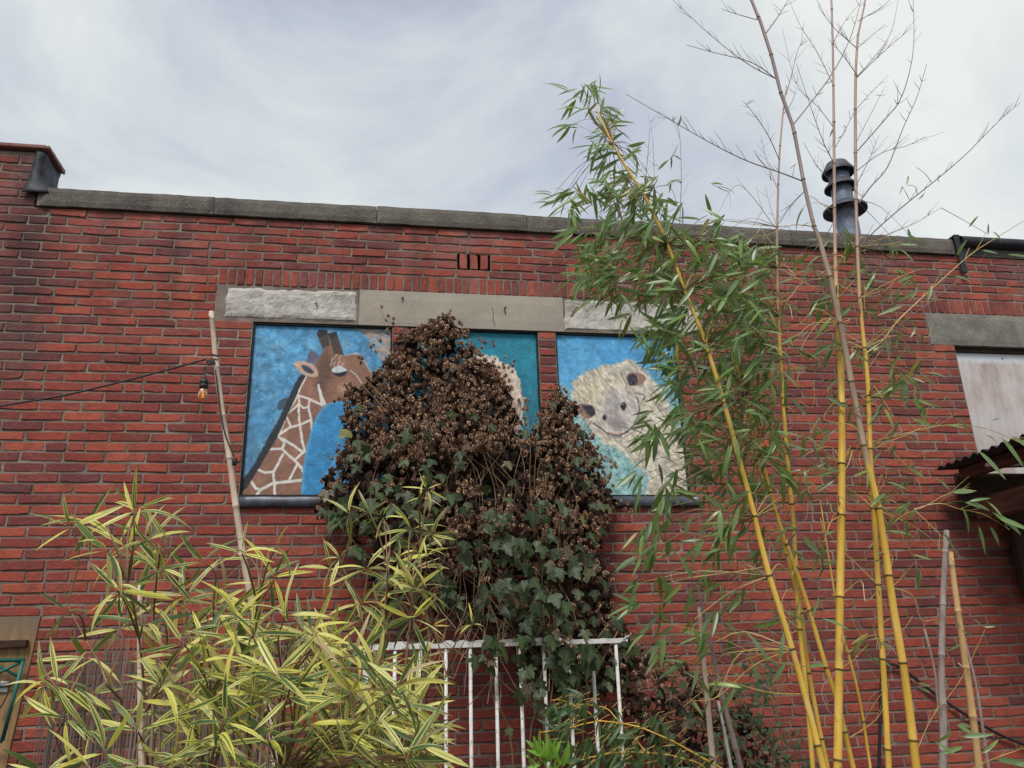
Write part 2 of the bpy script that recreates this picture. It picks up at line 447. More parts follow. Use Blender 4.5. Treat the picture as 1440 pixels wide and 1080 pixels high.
# lintels: rough pale stone, smooth rendered middle, rough again; mossy one over the right window
zl0, zl1 = ZL, ZC-8*C
lo = rough_block('lintel', LINT[0]+.05, -.192, -.004, .20, zl0+.012, zl1-.004, ROUGH, .012, .016, 3, edge=.03); lo['label'] = 'rough pale stone lintel left'
lo = rough_block('lintel', -.188, 1.124, -.009, .20, zl0-.002, zl1+.002, RENDER, .0012, .05, 4, edge=.006); lo['label'] = 'smooth beige rendered lintel'
lo = rough_block('lintel', 1.128, LINT[1]-.01, -.003, .20, zl0+.008, zl1-.006, ROUGH, .010, .016, 5, edge=.02); lo['label'] = 'rough pale stone lintel right'
lo = rough_block('lintel', RLINT[0]+.004, RLINT[1], -.008, .20, zl0-.004, zl1+.002, MOSSY, .002, .04, 6, edge=.008); lo['label'] = 'mossy grey concrete lintel'
mb = MB()
for (px, py, ln) in ((710, 436, .05), (445, 428, .02), (566, 420, .02)):
    p = at(px, py, -.012); mb.tube([p + Vector((.006,0,ln/2)), p + Vector((-.008,-.012,0)), p + Vector((.006,-.004,-ln/2))], .0035, 5)
mb.build('rusty_hook', plain('rust', c4(.05,.022,.015), .9, .1), bld)
# crack in the render
mb = MB(); mb.tube([at(692,432,-.0105), at(694,440,-.0105), at(693,448,-.0105), at(696,458,-.0105)], .0016, 4); mb.build('crack', BLACKFRAME, bld)

# pillars between murals carry a brick return; the sill is a lead strip
LEAD = plain('lead_strip', c4(.085,.090,.115), .42, .5, metal=.35, var=.5, scale=7, bump=.35, bs=14)
def sill(x0, x1, z0, z1, name='window_sill'):
    q = MB(); n = 40
    prof = [(.085, z1+.010), (-.022, z1), (-.030, z1-.006), (-.028, z0+.006), (-.020, z0), (.02, z0)]
    for i in range(n+1):
        X = x0+(x1-x0)*i/n
        for y, z in prof: q.v.append((X, y + rb.gauss(0, .0012), z + rb.gauss(0, .0012))); q.uv.append((0,0))
    k = len(prof)
    for i in range(n):
        for j in range(k-1): q.f.append((i*k+j, i*k+j+1, (i+1)*k+j+1, (i+1)*k+j))
    q.f.append(tuple(range(k))); q.f.append(tuple(n*k + j for j in range(k-1, -1, -1)))
    return q.build(name, LEAD, bld, True)
sill(-.835, 1.925, 2.326, 2.388)
mb = MB()
mb.box((WIN[0]+.004, .035, ZL-.040), (WIN[1], .09, ZL-.004)); o = mb.build('window_frame', DARKWOOD, bld)
mk = Mat('peeling_white_board', .75, .25)
ns = mk.noise(7, 6, .7, stretch=(1.5,1,.35)); nz = mk.n('ShaderNodeSeparateXYZ'); mk.l(mk.pos().outputs['Position'], nz.inputs[0])
edge_ = mk.rng(mk.math('ADD', nz.outputs['Z'], mk.math('MULTIPLY', mk.noise(22, 3, .6, stretch=(1,1,.2)), .05)), 3.375, 3.405, 1, 0)
colr = mk.mix(mk.rng(ns, .33, .62), c4(.36,.275,.25), c4(.56,.50,.475))
colr = mk.mix(mk.math('MULTIPLY', edge_, mk.rng(mk.noise(3, 4, .6), .25, .6, .5, 1)), c4(.66,.69,.72), colr)
colr = mk.mix(mk.rng(mk.noise(30, 5, .7, stretch=(1,1,.3)), .58, .75, 0, .55), colr, c4(.40,.29,.25))
mk.color(colr).bump(mk.noise(40, 5, .6, stretch=(1,1,.4)), .3, .006)
mb = MB(); mb.box((WIN[0]+.004, .05, 2.36), (WIN[1], .075, ZL-.042)); o = mb.build('boarded_window', mk.m, bld); o['label'] = 'pale board with flaking paint closing the window'
q = MB()
for X_, Z_ in ((3.98,3.39),(3.975,3.05),(3.98,2.72),(4.35,3.395),(4.75,3.39)):
    q.lathe([(0,-.004),(.006,-.003),(.006,.003),(0,.004)], 8, (X_, .049, Z_))
q.build('nail_head', BLACKFRAME, bld)
sill(WIN[0]-.01, WIN[1]+.02, 2.326, 2.388)

# taller part: clay coping tiles and the bitumen dressing on its end
mb_x = [XL + i*.31 for i in range(9)]
xe = -2.146
tiles = [xe - .30*i for i in range(9)]
for i in range(8):
    q = MB(); q.box((tiles[i+1]+.002, -.034, 4.578), (tiles[i]-.002, .255, 4.604), .006); q.build('coping_tile', TILE, bld)
q = MB()
for i in range(5): q.box((xe+.002 - .0, -.030+i*.057, 4.576 + rb.uniform(-.006,.003)), (xe+.014+rb.uniform(0,.006), .022+i*.057, 4.602), .004)
q.build('coping_tile_end', TILE, bld)
q = MB(); nY, nZ = 12, 14; vs = []
from mathutils import noise as mn
# sheet dressed round the corner: front flap, then the end face, flaring on to the coping slab
prof = [(XP-.062, -.006), (XP-.03, -.010), (XP+.004, -.012), (XP+.008, .03), (XP+.008, .08), (XP+.008, .14), (XP+.008, .2), (XP+.008, .25)]
for j in range(nZ+1):
    t = j/nZ; z = 4.262 + (4.570-4.262)*t
    fl_ = max(0, 1-t*2.2)
    for k, (X, Y) in enumerate(prof):
        wav = mn.noise(Vector((k*.9, t*6, 2.2)))*.018
        X2 = X + wav*(1 if k > 1 else .4) + (fl_**1.6*.075 if k >= 2 else -fl_*.012 + (.022*t if k == 0 else 0)) 
        vs.append((X2, Y - .008 - (wav*.7 if k < 3 else 0) - fl_*.018*(k < 3), max(z, 4.309 if (k >= 3) else z)))
kk = len(prof)
q.add(vs, [(j*kk+k, j*kk+k+1, (j+1)*kk+k+1, (j+1)*kk+k) for j in range(nZ) for k in range(kk-1)])
o = q.build('bitumen_flashing', BITUMEN, bld, True)
md = o.modifiers.new('thick', 'SOLIDIFY'); md.thickness = .004
# end wall of the taller part
q = MB(); q.box((XP-.02, .0, ZC+.13), (XP, .25, 4.566)); q.build('end_face', BITUMEN, bld)

# ------------------------------------------------------------------ gutter with its drooping strap end, right
gt = thing('roof_gutter', 'black roof gutter with a strap hanging over the bricks at the upper right', 'gutter')
q = MB(); prof = []
for k in range(9):
    a = math.pi*(.5 + k/8); prof.append((-.030 + .045*math.cos(a)*1.0, 4.284 + .042*math.sin(a)))
prof = [(.03, 4.332), (-.030, 4.332)] + prof[1:]
xs_ = np.linspace(4.150, XR, 12)
for X in xs_:
    for y, z in prof: q.v.append((X, y, z)); q.uv.append((0,0))
k = len(prof)
for i in range(11):
    for j in range(k-1): q.f.append((i*k+j, i*k+j+1, (i+1)*k+j+1, (i+1)*k+j))
q.f.append(tuple(range(k)))
q.build('gutter_channel', BITUMEN, gt, True)
q = MB(); q.box((4.102, -.052, 4.02), (4.147, -.038, 4.318), .004); q.box((4.102, -.052, 4.3185), (4.147, .10, 4.328)); q.build('strap', BLACK, gt)

# ------------------------------------------------------------------ flue on the roof behind the wall
fl = thing('chimney_flue', 'metal chimney flue with three round cowl rings rising behind the wall', 'chimney')
b = at(1189, 300, 1.5); fx, fy = b.x, 1.5
zq = lambda py: at(1189, py, 1.5).z
q = MB(); q.lathe([(.102, 4.05), (.102, zq(295)), (.098, zq(280)), (.098, zq(240)), (.0, zq(240))], 28, (fx, fy, 0)); q.build('pipe', STEEL, fl, True)
def ring(z, r, h, name):
    q = MB(); q.lathe([(.10, z+h*.45), (r*.97, z-h*.02), (r, z), (r, z+h*.16), (r*.96, z+h*.2), (.10, z+h*.85)], 28, (fx, fy, 0)); return q.build(name, STEELDARK, fl)
ring(zq(298), .205, .12, 'cowl_ring'); ring(zq(266), .155, .10, 'cowl_ring'); ring(zq(246), .155, .14, 'cowl_cap')
# ------------------------------------------------------------------ painted boards in the three openings
def vnoise(xx, yy, sc, seed):
    rs = np.random.RandomState(seed); g_ = rs.rand(128, 128)
    x_ = xx*sc + 17.3; y_ = yy*sc + 5.1
    xi = np.floor(x_).astype(int); yi = np.floor(y_).astype(int); fx_ = x_-xi; fy_ = y_-yi
    fx_ = fx_*fx_*(3-2*fx_); fy_ = fy_*fy_*(3-2*fy_)
    a = g_[xi % 128, yi % 128]; b_ = g_[(xi+1) % 128, yi % 128]; c_ = g_[xi % 128, (yi+1) % 128]; d_ = g_[(xi+1) % 128, (yi+1) % 128]
    return (a*(1-fx_)+b_*fx_)*(1-fy_) + (c_*(1-fx_)+d_*fx_)*fy_
def fbm(xx, yy, sc, seed, o=4):
    t = 0; w = 0
    for i in range(o): t = t + vnoise(xx, yy, sc*2**i, seed+i)*.55**i; w += .55**i
    return t/w
class Paint:
    """a picture painted on a board: colours are laid on a grid of the board's own surface"""
    def __init__(s, x0, x1, z0, z1, Y, n, zoom):
        s.nx, s.nz = n, int(n*(z1-z0)/(x1-x0)); s.Y = Y; s.ext = (x0, x1, z0, z1); s.zoom = zoom
        s.X, s.Z = np.meshgrid(np.linspace(x0, x1, s.nx+1), np.linspace(z0, z1, s.nz+1))
        s.img = np.zeros(s.X.shape + (3,)); s.px = (x1-x0)/n
    def p(s, q):
        ox, oy, k = s.zoom; v = at(ox + q[0]/k, oy + q[1]/k, s.Y); return (v.x, v.z)
    def lay(s, col, mask):
        c = np.array(col, dtype=float) if not isinstance(col, np.ndarray) else col
        s.img = s.img*(1-mask[..., None]) + c*mask[..., None]
    def warp(s, amp, sc, seed):
        return s.X + (fbm(s.X, s.Z, sc, seed)-.5)*amp, s.Z + (fbm(s.X, s.Z, sc, seed+50)-.5)*amp
    def poly(s, pts, soft=1.2, amp=.006, sc=40, seed=1, smooth=True):
        P_ = [s.p(q) for q in pts]
        if smooth:
            n = len(P_); Q = []
            for i in range(n):
                p0, p1, p2, p3 = [np.array(P_[(i+d) % n]) for d in (-1,0,1,2)]
                for k in range(5):
                    t = k/5; Q.append(tuple(.5*((2*p1)+(p2-p0)*t+(2*p0-5*p1+4*p2-p3)*t*t+(3*p1-p0-3*p2+p3)*t**3)))
            P_ = Q
        x, z = s.warp(amp, sc, seed)
        ins = np.zeros(x.shape, bool); dist = np.full(x.shape, 1e9)
        for i in range(len(P_)):
            (x1, z1), (x2, z2) = P_[i], P_[(i+1) % len(P_)]
            c = ((z1 > z) != (z2 > z))
            with np.errstate(divide='ignore', invalid='ignore'): xi = (x2-x1)*(z-z1)/(z2-z1) + x1
            ins ^= c & (x < xi)
            dx, dz = x2-x1, z2-z1; L = dx*dx+dz*dz + 1e-12
            t = np.clip(((x-x1)*dx+(z-z1)*dz)/L, 0, 1); dist = np.minimum(dist, np.hypot(x-x1-t*dx, z-z1-t*dz))
        sd_ = np.where(ins, dist, -dist)
        return np.clip(.5 + sd_/(2*soft*s.px), 0, 1), sd_
    def line(s, pts, w, soft=1.0, amp=.006, sc=30, seed=3):
        P_ = [s.p(q) for q in pts]; pad = w + amp + .012; full = np.zeros(s.X.shape)
        fx0, fx1, fz0, fz1 = s.ext
        i0 = max(0, int((min(p[0] for p in P_)-pad-fx0)/(fx1-fx0)*s.nx)); i1 = min(s.nx+1, int((max(p[0] for p in P_)+pad-fx0)/(fx1-fx0)*s.nx)+2)
        j0 = max(0, int((min(p[1] for p in P_)-pad-fz0)/(fz1-fz0)*s.nz)); j1 = min(s.nz+1, int((max(p[1] for p in P_)+pad-fz0)/(fz1-fz0)*s.nz)+2)
        if i1 <= i0 or j1 <= j0: return full
        X_, Z_ = s.X[j0:j1, i0:i1], s.Z[j0:j1, i0:i1]
        x = X_ + (fbm(X_, Z_, sc, seed)-.5)*amp; z = Z_ + (fbm(X_, Z_, sc, seed+50)-.5)*amp; dist = np.full(x.shape, 1e9)
        for i in range(len(P_)-1):
            (x1, z1), (x2, z2) = P_[i], P_[i+1]; dx, dz = x2-x1, z2-z1; L = dx*dx+dz*dz + 1e-12
            t = np.clip(((x-x1)*dx+(z-z1)*dz)/L, 0, 1); dist = np.minimum(dist, np.hypot(x-x1-t*dx, z-z1-t*dz))
        full[j0:j1, i0:i1] = np.clip((w/2 - dist)/(soft*s.px) + .5, 0, 1)
        return full
    def build(s, parent, mat):
        nx, nz = s.nx, s.nz
        vs = np.stack([s.X, np.full(s.X.shape, s.Y), s.Z], -1).reshape(-1, 3)
        i = np.arange(nz)[:, None]*(nx+1) + np.arange(nx)[None]
        fs = np.stack([i, i+1, i+nx+2, i+nx+1], -1).reshape(-1, 4)
        me = bpy.data.meshes.new('painting'); me.from_pydata(vs.tolist(), [], fs.tolist())
        ca = me.color_attributes.new('paint', 'FLOAT_COLOR', 'POINT')
        im = np.clip(s.img, 0, 255)/255.0; lin = np.where(im <= .04045, im/12.92, ((im+.055)/1.055)**2.4)
        ca.data.foreach_set('color', np.concatenate([lin, np.ones(lin.shape[:2] + (1,))], -1).astype(np.float32).ravel())
        me.materials.append(mat); o = bpy.data.objects.new('painting', me); COL.objects.link(o); o.parent = parent; return o
mk = Mat('wall_paint', .62, .3)
ca = mk.n('ShaderNodeVertexColor'); ca.layer_name = 'paint'
pc = mk.mix(mk.rng(mk.noise(40, 5, .65), .3, .7, 0, .20), ca.outputs[0], c4(.10,.11,.12))
pc = mk.mix(mk.rng(mk.noise(170, 2, .5), .68, .72, 0, .5), pc, c4(.03,.03,.03))
mk.color(pc).bump(mk.noise(60, 5, .65), .45, .008)
PAINT = mk.m
YB = .030
def mural(i, label):
    a, b = OPEN[i]
    t = thing('mural_panel', label, 'mural', group='painted animal panels in the window openings')
    q = MB(); w = .010; x0, x1, z0, z1 = a+.003, b-.003, 2.395, ZL-.003
    q.box((x0, .014, z0), (x0+w*.6, .085, z1)); q.build('frame_side', BLACKFRAME, t)
    q = MB(); q.box((x1-w*.6, .014, z0), (x1, .085, z1)); q.build('frame_side', BLACKFRAME, t)
    q = MB(); q.box((x0+w*.6, .014, z1-.010), (x1-w*.6, .085, z1)); q.build('frame_top', BLACKFRAME, t)
    q = MB(); q.box((x0+w*.6, .014, z0), (x1-w*.6, .085, z0+.010)); q.build('frame_bottom', BLACKFRAME, t)
    q = MB(); q.box((x0+.004, YB+.004, z0+.004), (x1-.004, .082, z1-.004)); q.build('board', BLACKFRAME, t)
    return t, (x0+w*.6+.001, x1-w*.6-.001, z0+.011, z1-.011)

# 1: giraffe
t1, ex = mural(0, 'blue painted panel showing a giraffe head and long patterned neck')
pt = Paint(*ex, YB, 250, (300, 380, 1144/360))
f1 = fbm(pt.X, pt.Z, 6, 1, 5)[..., None]; f2 = fbm(pt.X, pt.Z, 26, 2, 4)[..., None]
h = ((pt.Z-ex[2])/(ex[3]-ex[2]))[..., None]; hx = ((pt.X-ex[0])/(ex[1]-ex[0]))[..., None]
bgc = np.array([70,140,190.])*(1-f1) + np.array([104,178,222.])*f1
bgc = bgc*(.70+.58*f2)
mgl = np.clip((1-h)*1.1 - hx*1.5 + (f1-.5)*1.2, 0, 1); bgc = bgc*(1-.55*mgl) + np.array([84,112,140.])*.55*mgl
pt.img = bgc
cl = np.clip((fbm(pt.X*1.0, pt.Z*2.2, 9, 8, 4)-.52)*5, 0, 1)*np.clip((h[..., 0]-.72)*5, 0, 1)*np.clip((hx[..., 0]-.30)*4, 0, 1)
pt.lay((150,196,216), cl*.6)
mot = np.clip((fbm(pt.X, pt.Z, 34, 21, 3)-.60)*6, 0, 1); pt.lay((140,196,226), mot*.45)
mot = np.clip((fbm(pt.X, pt.Z, 30, 25, 3)-.62)*6, 0, 1); pt.lay((58,104,140), mot*.5)
fe, _ = pt.poly([(625,258),(803,262),(803,390),(770,410),(700,345),(690,300)], amp=.05, sc=30, seed=5)
str_ = fbm(pt.X*1.0 + pt.Z*2.0, pt.Z*.5 - pt.X*.3, 40, 9, 3)
pt.lay(np.stack([168+60*(str_-.5)*2, 152+60*(str_-.5)*2, 140+55*(str_-.5)*2], -1), fe*np.clip((str_-.38)*7, 0, 1))
mane, _ = pt.poly([(388,470),(350,540),(300,650),(240,760),(180,870),(125,950),(112,1020),(150,1012),(172,950),(222,862),(292,740),(345,625),(412,492)], amp=.012, sc=60)
tuft, _ = pt.poly([(285,610),(300,580),(335,570),(330,600),(300,625)], amp=.006); pt.lay((58,66,76), tuft*.8)
pt.lay((40,42,50), mane)
brn = np.array([146,106,88.])*(.86+.30*fbm(pt.X*1.4, pt.Z*.8, 22, 12, 4)[..., None])
neck, _ = pt.poly([(412,478),(345,620),(288,740),(218,860),(165,950),(135,1025),(420,1025),(408,880),(428,760),(458,660),(510,600),(590,585),(560,480),(470,460)])
pt.lay(brn, neck)
ear2, _ = pt.poly([(425,372),(448,360),(470,385),(448,412),(424,412)]); pt.lay((104,98,122), ear2); 
head, sd_ = pt.poly([(448,425),(478,385),(498,345),(535,322),(566,360),(590,382),(640,376),(665,400),(690,440),(720,485),(712,530),(690,600),(640,610),(590,588),(520,592),(470,545),(452,480)])
rim, _ = pt.poly([(566,356),(592,376),(644,369),(672,396),(700,440),(730,484),(722,530),(700,540),(640,420)]); pt.lay((190,198,205), rim*.8)
pt.lay(brn*1.03, head)
for q, c in (([(455,470),(480,390),(510,345),(540,430),(520,520),(480,560)], (96,70,60)), ([(600,390),(650,390),(700,470),(690,520),(640,470)], (146,104,86)), ([(520,500),(600,520),(640,560),(560,580),(500,560)], (140,100,84)), ([(560,520),(600,515),(600,545),(570,545)], (196,172,148))):
    k_, _ = pt.poly(q, soft=7, amp=.02, sc=30); pt.lay(np.array(c)*(.88+.26*f2), k_*.75)
for q in ([(462,285),(472,268),(508,268),(522,335),(490,350)], [(512,282),(550,275),(582,378),(540,372)]):
    k_, _ = pt.poly(q, smooth=False); pt.lay((74,58,54), k_)
for q in ([(462,285),(472,268),(508,268),(507,290),(470,300)], [(512,284),(550,274),(554,292),(520,305)]):
    k_, _ = pt.poly(q, smooth=False); pt.lay((38,36,42), k_)
ear, _ = pt.poly([(358,416),(400,407),(448,424),(470,470),(432,476),(390,458)]); pt.lay((206,170,150), ear)
k_, _ = pt.poly([(394,426),(420,428),(448,452),(438,463),(408,450)]); pt.lay((52,64,82), k_)
for q in ((535,392),(552,378),(570,384),(545,412),(568,404),(582,416),(530,412),(560,425)):
    pt.lay((214,196,186), pt.line([q, (q[0]-8, q[1]+12)], .0075, 1.5)*.85)
k_, _ = pt.poly([(528,446),(545,430),(575,430),(597,446),(588,460),(545,462)]); pt.lay((205,214,220), k_)
k_, _ = pt.poly([(534,460),(560,458),(597,452),(588,468),(566,476),(545,470)]); pt.lay((28,26,34), k_)
pt.lay((200,200,206), pt.line([(615,450),(635,465),(655,492),(672,522)], .007))
wl = [([(412,478),(385,530),(368,575),(325,645),(285,735)], 1.1), ([(380,560),(430,575),(488,604)], 1), ([(488,604),(478,560),(470,512)], 1), ([(498,598),(482,560),(474,530)], 1.2), ([(432,576),(425,610),(402,616),(385,600),(380,562)], .8),
      ([(380,600),(325,648)], .8), ([(380,600),(386,690),(398,770),(410,808)], 1), ([(425,610),(436,660),(440,716)], 1), ([(436,668),(388,690),(345,702),(288,738)], 1), ([(325,650),(346,698)], .8), ([(320,672),(300,722)], .6),
      ([(285,736),(318,770),(310,797),(250,800)], 1.1), ([(310,752),(355,782),(402,814)], 1.1), ([(412,806),(362,850),(335,824),(308,800)], 1.1), ([(312,822),(270,900),(230,905),(203,892)], 1.1), ([(268,900),(272,950),(275,1014)], 1.1),
      ([(362,848),(395,885),(405,910)], 1.1), ([(376,866),(340,935)], 1), ([(402,938),(330,944),(262,954),(210,982),(188,1012)], 1.3), ([(168,944),(190,975),(212,982)], 1.1)]
for q, w in wl: pt.lay(np.array((232,228,220.))*(.93+.12*f2), pt.line(q, .0135*w, 1.2)*neck)
tr_pts = [(590,583),(645,605),(640,660),(612,720),(590,780),(556,840),(500,940),(512,1030),(405,1030),(397,930),(404,860),(425,760),(462,655),(512,598)]
k_, sd_ = pt.poly(tr_pts); f3 = fbm(pt.X, pt.Z, 22, 31, 4)[..., None]
pt.lay(np.array([58,146,204.])*(.80+.40*f3), k_)
pt.lay((136,200,232), k_*np.clip(1-sd_/.022, 0, 1)*.55)
rg_ = random.Random(8)
for i in range(420):                                   # brush marks
    a_, b_ = rg_.uniform(115, 800), rg_.uniform(240, 1015); an = rg_.gauss(.3, .5) if i % 3 else rg_.uniform(0, 3.1); L = rg_.uniform(14, 46)
    w_ = pt.line([(a_, b_), (a_+math.cos(an)*L, b_+math.sin(an)*L)], rg_.uniform(.004, .009), 2.0, amp=.006)
    k_ = rg_.choice([.84, .90, 1.10, 1.18]); pt.img = pt.img*(1-w_[..., None]*.7) + np.clip(pt.img*k_, 0, 255)*w_[..., None]*.7
pt.build(t1, PAINT)

# 2: teal board with a shaggy pale animal, mostly behind the vine
t2, ex = mural(1, 'teal painted panel with a shaggy pale animal, mostly hidden behind the dry vine')
pt = Paint(*ex, YB, 220, (640, 420, 3.6))
f1 = fbm(pt.X, pt.Z*1.6, 7, 41, 5)[..., None]; f2 = fbm(pt.X, pt.Z, 30, 42, 4)[..., None]
pt.img = (np.array([12,110,142.])*(1-f1) + np.array([40,150,172.])*f1)*(.82+.36*f2)
k_, sd_ = pt.poly([(60,310),(140,285),(230,310),(300,370),(335,460),(345,560),(335,660),(345,760),(200,900),(-150,900),(-180,600),(-100,400)], amp=.06, sc=45, seed=6)
fur = fbm(pt.X*1.2, pt.Z*.6, 50, 44, 3)[..., None]
pt.lay(np.array([222,206,190.])*(.75+.5*fur), k_)
k2, _ = pt.poly([(90,380),(200,350),(270,420),(290,540),(280,680),(200,800),(0,800),(-60,560)], soft=9, amp=.06, sc=45, seed=7)
pt.lay(np.array([176,128,108.])*(.7+.55*fur), k2)
k2, _ = pt.poly([(120,430),(215,420),(240,540),(210,660),(120,700),(40,620),(50,500)], soft=5, amp=.04, seed=9); pt.lay(np.array([150,150,158.])*(.7+.6*fur), k2*.8)
for q in ((175,475),(90,480)):
    k2, _ = pt.poly([(q[0]-18,q[1]),(q[0],q[1]-16),(q[0]+18,q[1]),(q[0],q[1]+18)]); pt.lay((46,40,44), k2)
k2, _ = pt.poly([(-200,800),(60,770),(250,790),(380,760),(470,800),(480,1010),(-200,1010)], soft=5, amp=.04, seed=9); pt.lay(np.array([62,57,55.])*(.7+.6*f2), k2*.94)
pt.build(t2, PAINT)

# 3: woolly cream animal
t3, ex = mural(2, 'light blue painted panel showing a smiling woolly cream animal, behind the bamboo')
pt = Paint(*ex, YB, 240, (640, 420, 3.6))
f1 = fbm(pt.X, pt.Z, 6, 51, 5)[..., None]; f2 = fbm(pt.X, pt.Z, 36, 52, 4)[..., None]
h = ((pt.Z-ex[2])/(ex[3]-ex[2]))[..., None]
lowc = np.array([156,200,200.]); upc = np.array([62,146,212.])*(1-f1) + np.array([110,186,226.])*f1
tt = np.clip((h-.52)*4 + (f1-.5)*1.5, 0, 1); pt.img = (lowc*(1-tt) + upc*tt)*(.80+.40*f2)
sp = np.clip((fbm(pt.X, pt.Z, 60, 57, 3)-.57)*8, 0, 1)*(1-tt[..., 0]); pt.lay((66,108,116), sp*.6)
fur = fbm(pt.X*1.3 + pt.Z*.7, pt.Z*.8, 48, 53, 4)[..., None]; fu2 = fbm(pt.X, pt.Z, 14, 54, 4)[..., None]
body, sd_ = pt.poly([(595,440),(640,385),(720,350),(800,330),(880,310),(950,345),(1010,420),(1070,500),(1095,600),(1150,680),(1215,800),(1225,1010),(975,1015),(985,910),(900,830),(830,770),(740,720),(670,640),(610,560)], amp=.05, sc=55, seed=13, soft=3)
wool = np.array([232,224,210.])*(1-fu2) + np.array([212,200,178.])*fu2
pt.lay(wool*(.58+.72*fur), body)
k_, _ = pt.poly([(620,440),(700,400),(760,440),(700,520),(640,500)], soft=14, amp=.05); pt.lay(np.array([222,206,150.])*(.8+.35*fur), k_*.35)
k_, _ = pt.poly([(748,500),(790,465),(845,475),(905,520),(950,575),(930,630),(880,665),(830,680),(780,665),(740,620)], soft=4, amp=.03); pt.lay(np.array([206,199,194.])*(.78+.42*fur), k_*.85)
k_, _ = pt.poly([(760,500),(800,480),(835,520),(825,600),(860,640),(820,672),(775,640),(755,560)], soft=4, amp=.03); pt.lay(np.array([178,170,168.])*(.75+.45*fur), k_*.8)
k_, _ = pt.poly([(780,620),(830,605),(870,625),(850,655),(800,660)], soft=6, amp=.02); pt.lay((130,120,120), k_*.55)
for cx_, cy_, a_, b_ in ((756,602,10,16), (853,545,16,22)):
    k_, _ = pt.poly([(cx_-a_,cy_),(cx_,cy_-b_),(cx_+a_,cy_),(cx_,cy_+b_)]); pt.lay((34,34,44), k_)
k_, _ = pt.poly([(848,532),(856,532),(856,540),(848,540)]); pt.lay((150,160,170), k_*.7)
pt.lay((70,70,82), pt.line([(700,630),(735,655),(780,688),(830,694),(872,676),(905,640),(925,600),(935,560),(920,500)], .010, 2.0, amp=.014)*.9)
pt.lay((96,96,108), pt.line([(790,700),(850,705),(900,680),(940,620),(950,580)], .006, 2.5, amp=.02)*.6)
pt.lay((206,150,150), pt.line([(775,678),(805,684),(835,682)], .010, 1.5))
for q, c in (([(608,548),(650,535),(695,545),(708,580),(690,602),(650,598)], (150,112,100)), ([(645,545),(690,545),(708,575),(690,598),(660,570)], (42,44,56)), ([(868,395),(900,372),(955,385),(960,420),(920,440),(880,435)], (158,120,110)), ([(874,400),(900,380),(922,400),(918,432),(888,440)], (44,46,60))):
    k_, _ = pt.poly(q, amp=.012); pt.lay(c, k_)
rg_ = random.Random(5)
for i in range(330):
    a_, b_ = rg_.uniform(610,1200), rg_.uniform(340,1000); an = rg_.uniform(0.6, 2.4); L = rg_.uniform(12, 34)
    w_ = pt.line([(a_, b_), (a_+math.cos(an)*L, b_+math.sin(an)*L)], .0032, 1.2, amp=.004)
    pt.lay(rg_.choice([(96,92,92), (236,226,204), (150,132,104), (190,176,150)]), w_*body*.55)
for q in ([(600,590),(590,560),(620,540),(660,535)], [(690,620),(670,650),(690,680)], [(640,560),(610,600)], [(840,380),(860,420),(870,460)], [(920,480),(960,490),(940,540)]):
    pt.lay((50,54,66), pt.line(q, .006, 1.6, amp=.02)*.7)
pt.build(t3, PAINT)

# ------------------------------------------------------------------ white railing in front of the wall
mk = Mat('peeling_white_paint', .5, .35)
mk.color(mk.mix(mk.rng(mk.noise(18, 6, .7), .52, .64, 0, .85), c4(.70,.69,.67), c4(.25,.17,.125))).bump(mk.noise(50, 4, .6), .4, .004)
WHITE = mk.m
YR = -.55
rl = thing('railing_fence', 'white painted metal railing with peeling top bar, half hidden under the dry vine', 'fence')
za = at(620, 905, YR).z
q = MB(); n = 60; rg_ = random.Random(2)
xa, xb = at(520, 910, YR).x, at(884, 897, YR).x
for i in range(n+1):
    X = xa + (xb-xa)*i/n; tz = za + rg_.choice([.0, .0, .004, .010, .013])
    for y, z in ((YR-.014, za-.022), (YR+.014, za-.022), (YR+.014, tz), (YR-.014, tz + rg_.uniform(-.002,.002))): q.v.append((X, y, z)); q.uv.append((0,0))
for i in range(n):
    for j in range(4): q.f.append((i*4+j, i*4+(j+1) % 4, (i+1)*4+(j+1) % 4, (i+1)*4+j))
q.f += [(3,2,1,0), tuple(n*4+j for j in range(4))]
q.build('top_rail', WHITE, rl)
q = MB(); q.box((xa, YR-.012, .22), (xb, YR+.012, .245)); q.build('bottom_rail', WHITE, rl)
q = MB(); q.box((-.009, -.009, .0), (.009, .009, za-.2235), .002); bar_me = q.mesh('bar', WHITE)
x = at(627, 1000, YR).x; stp = at(663, 1000, YR).x - x
i0 = int((xa - x)/stp)
while x + i0*stp < xb:
    if x + i0*stp > xa + .01:
        q = MB(); xx = x + i0*stp
        q.tube([(xx + rg_.gauss(0,.003), YR, .246), (xx + rg_.gauss(0,.002), YR, za-.0225)], .0092, 8); q.build('bar', WHITE, rl, True)
    i0 += 1
q = MB(); q.box((xa-.03, YR-.02, 0), (xa-.001, YR+.02, za+.01), .003); q.build('post', WHITE, rl)

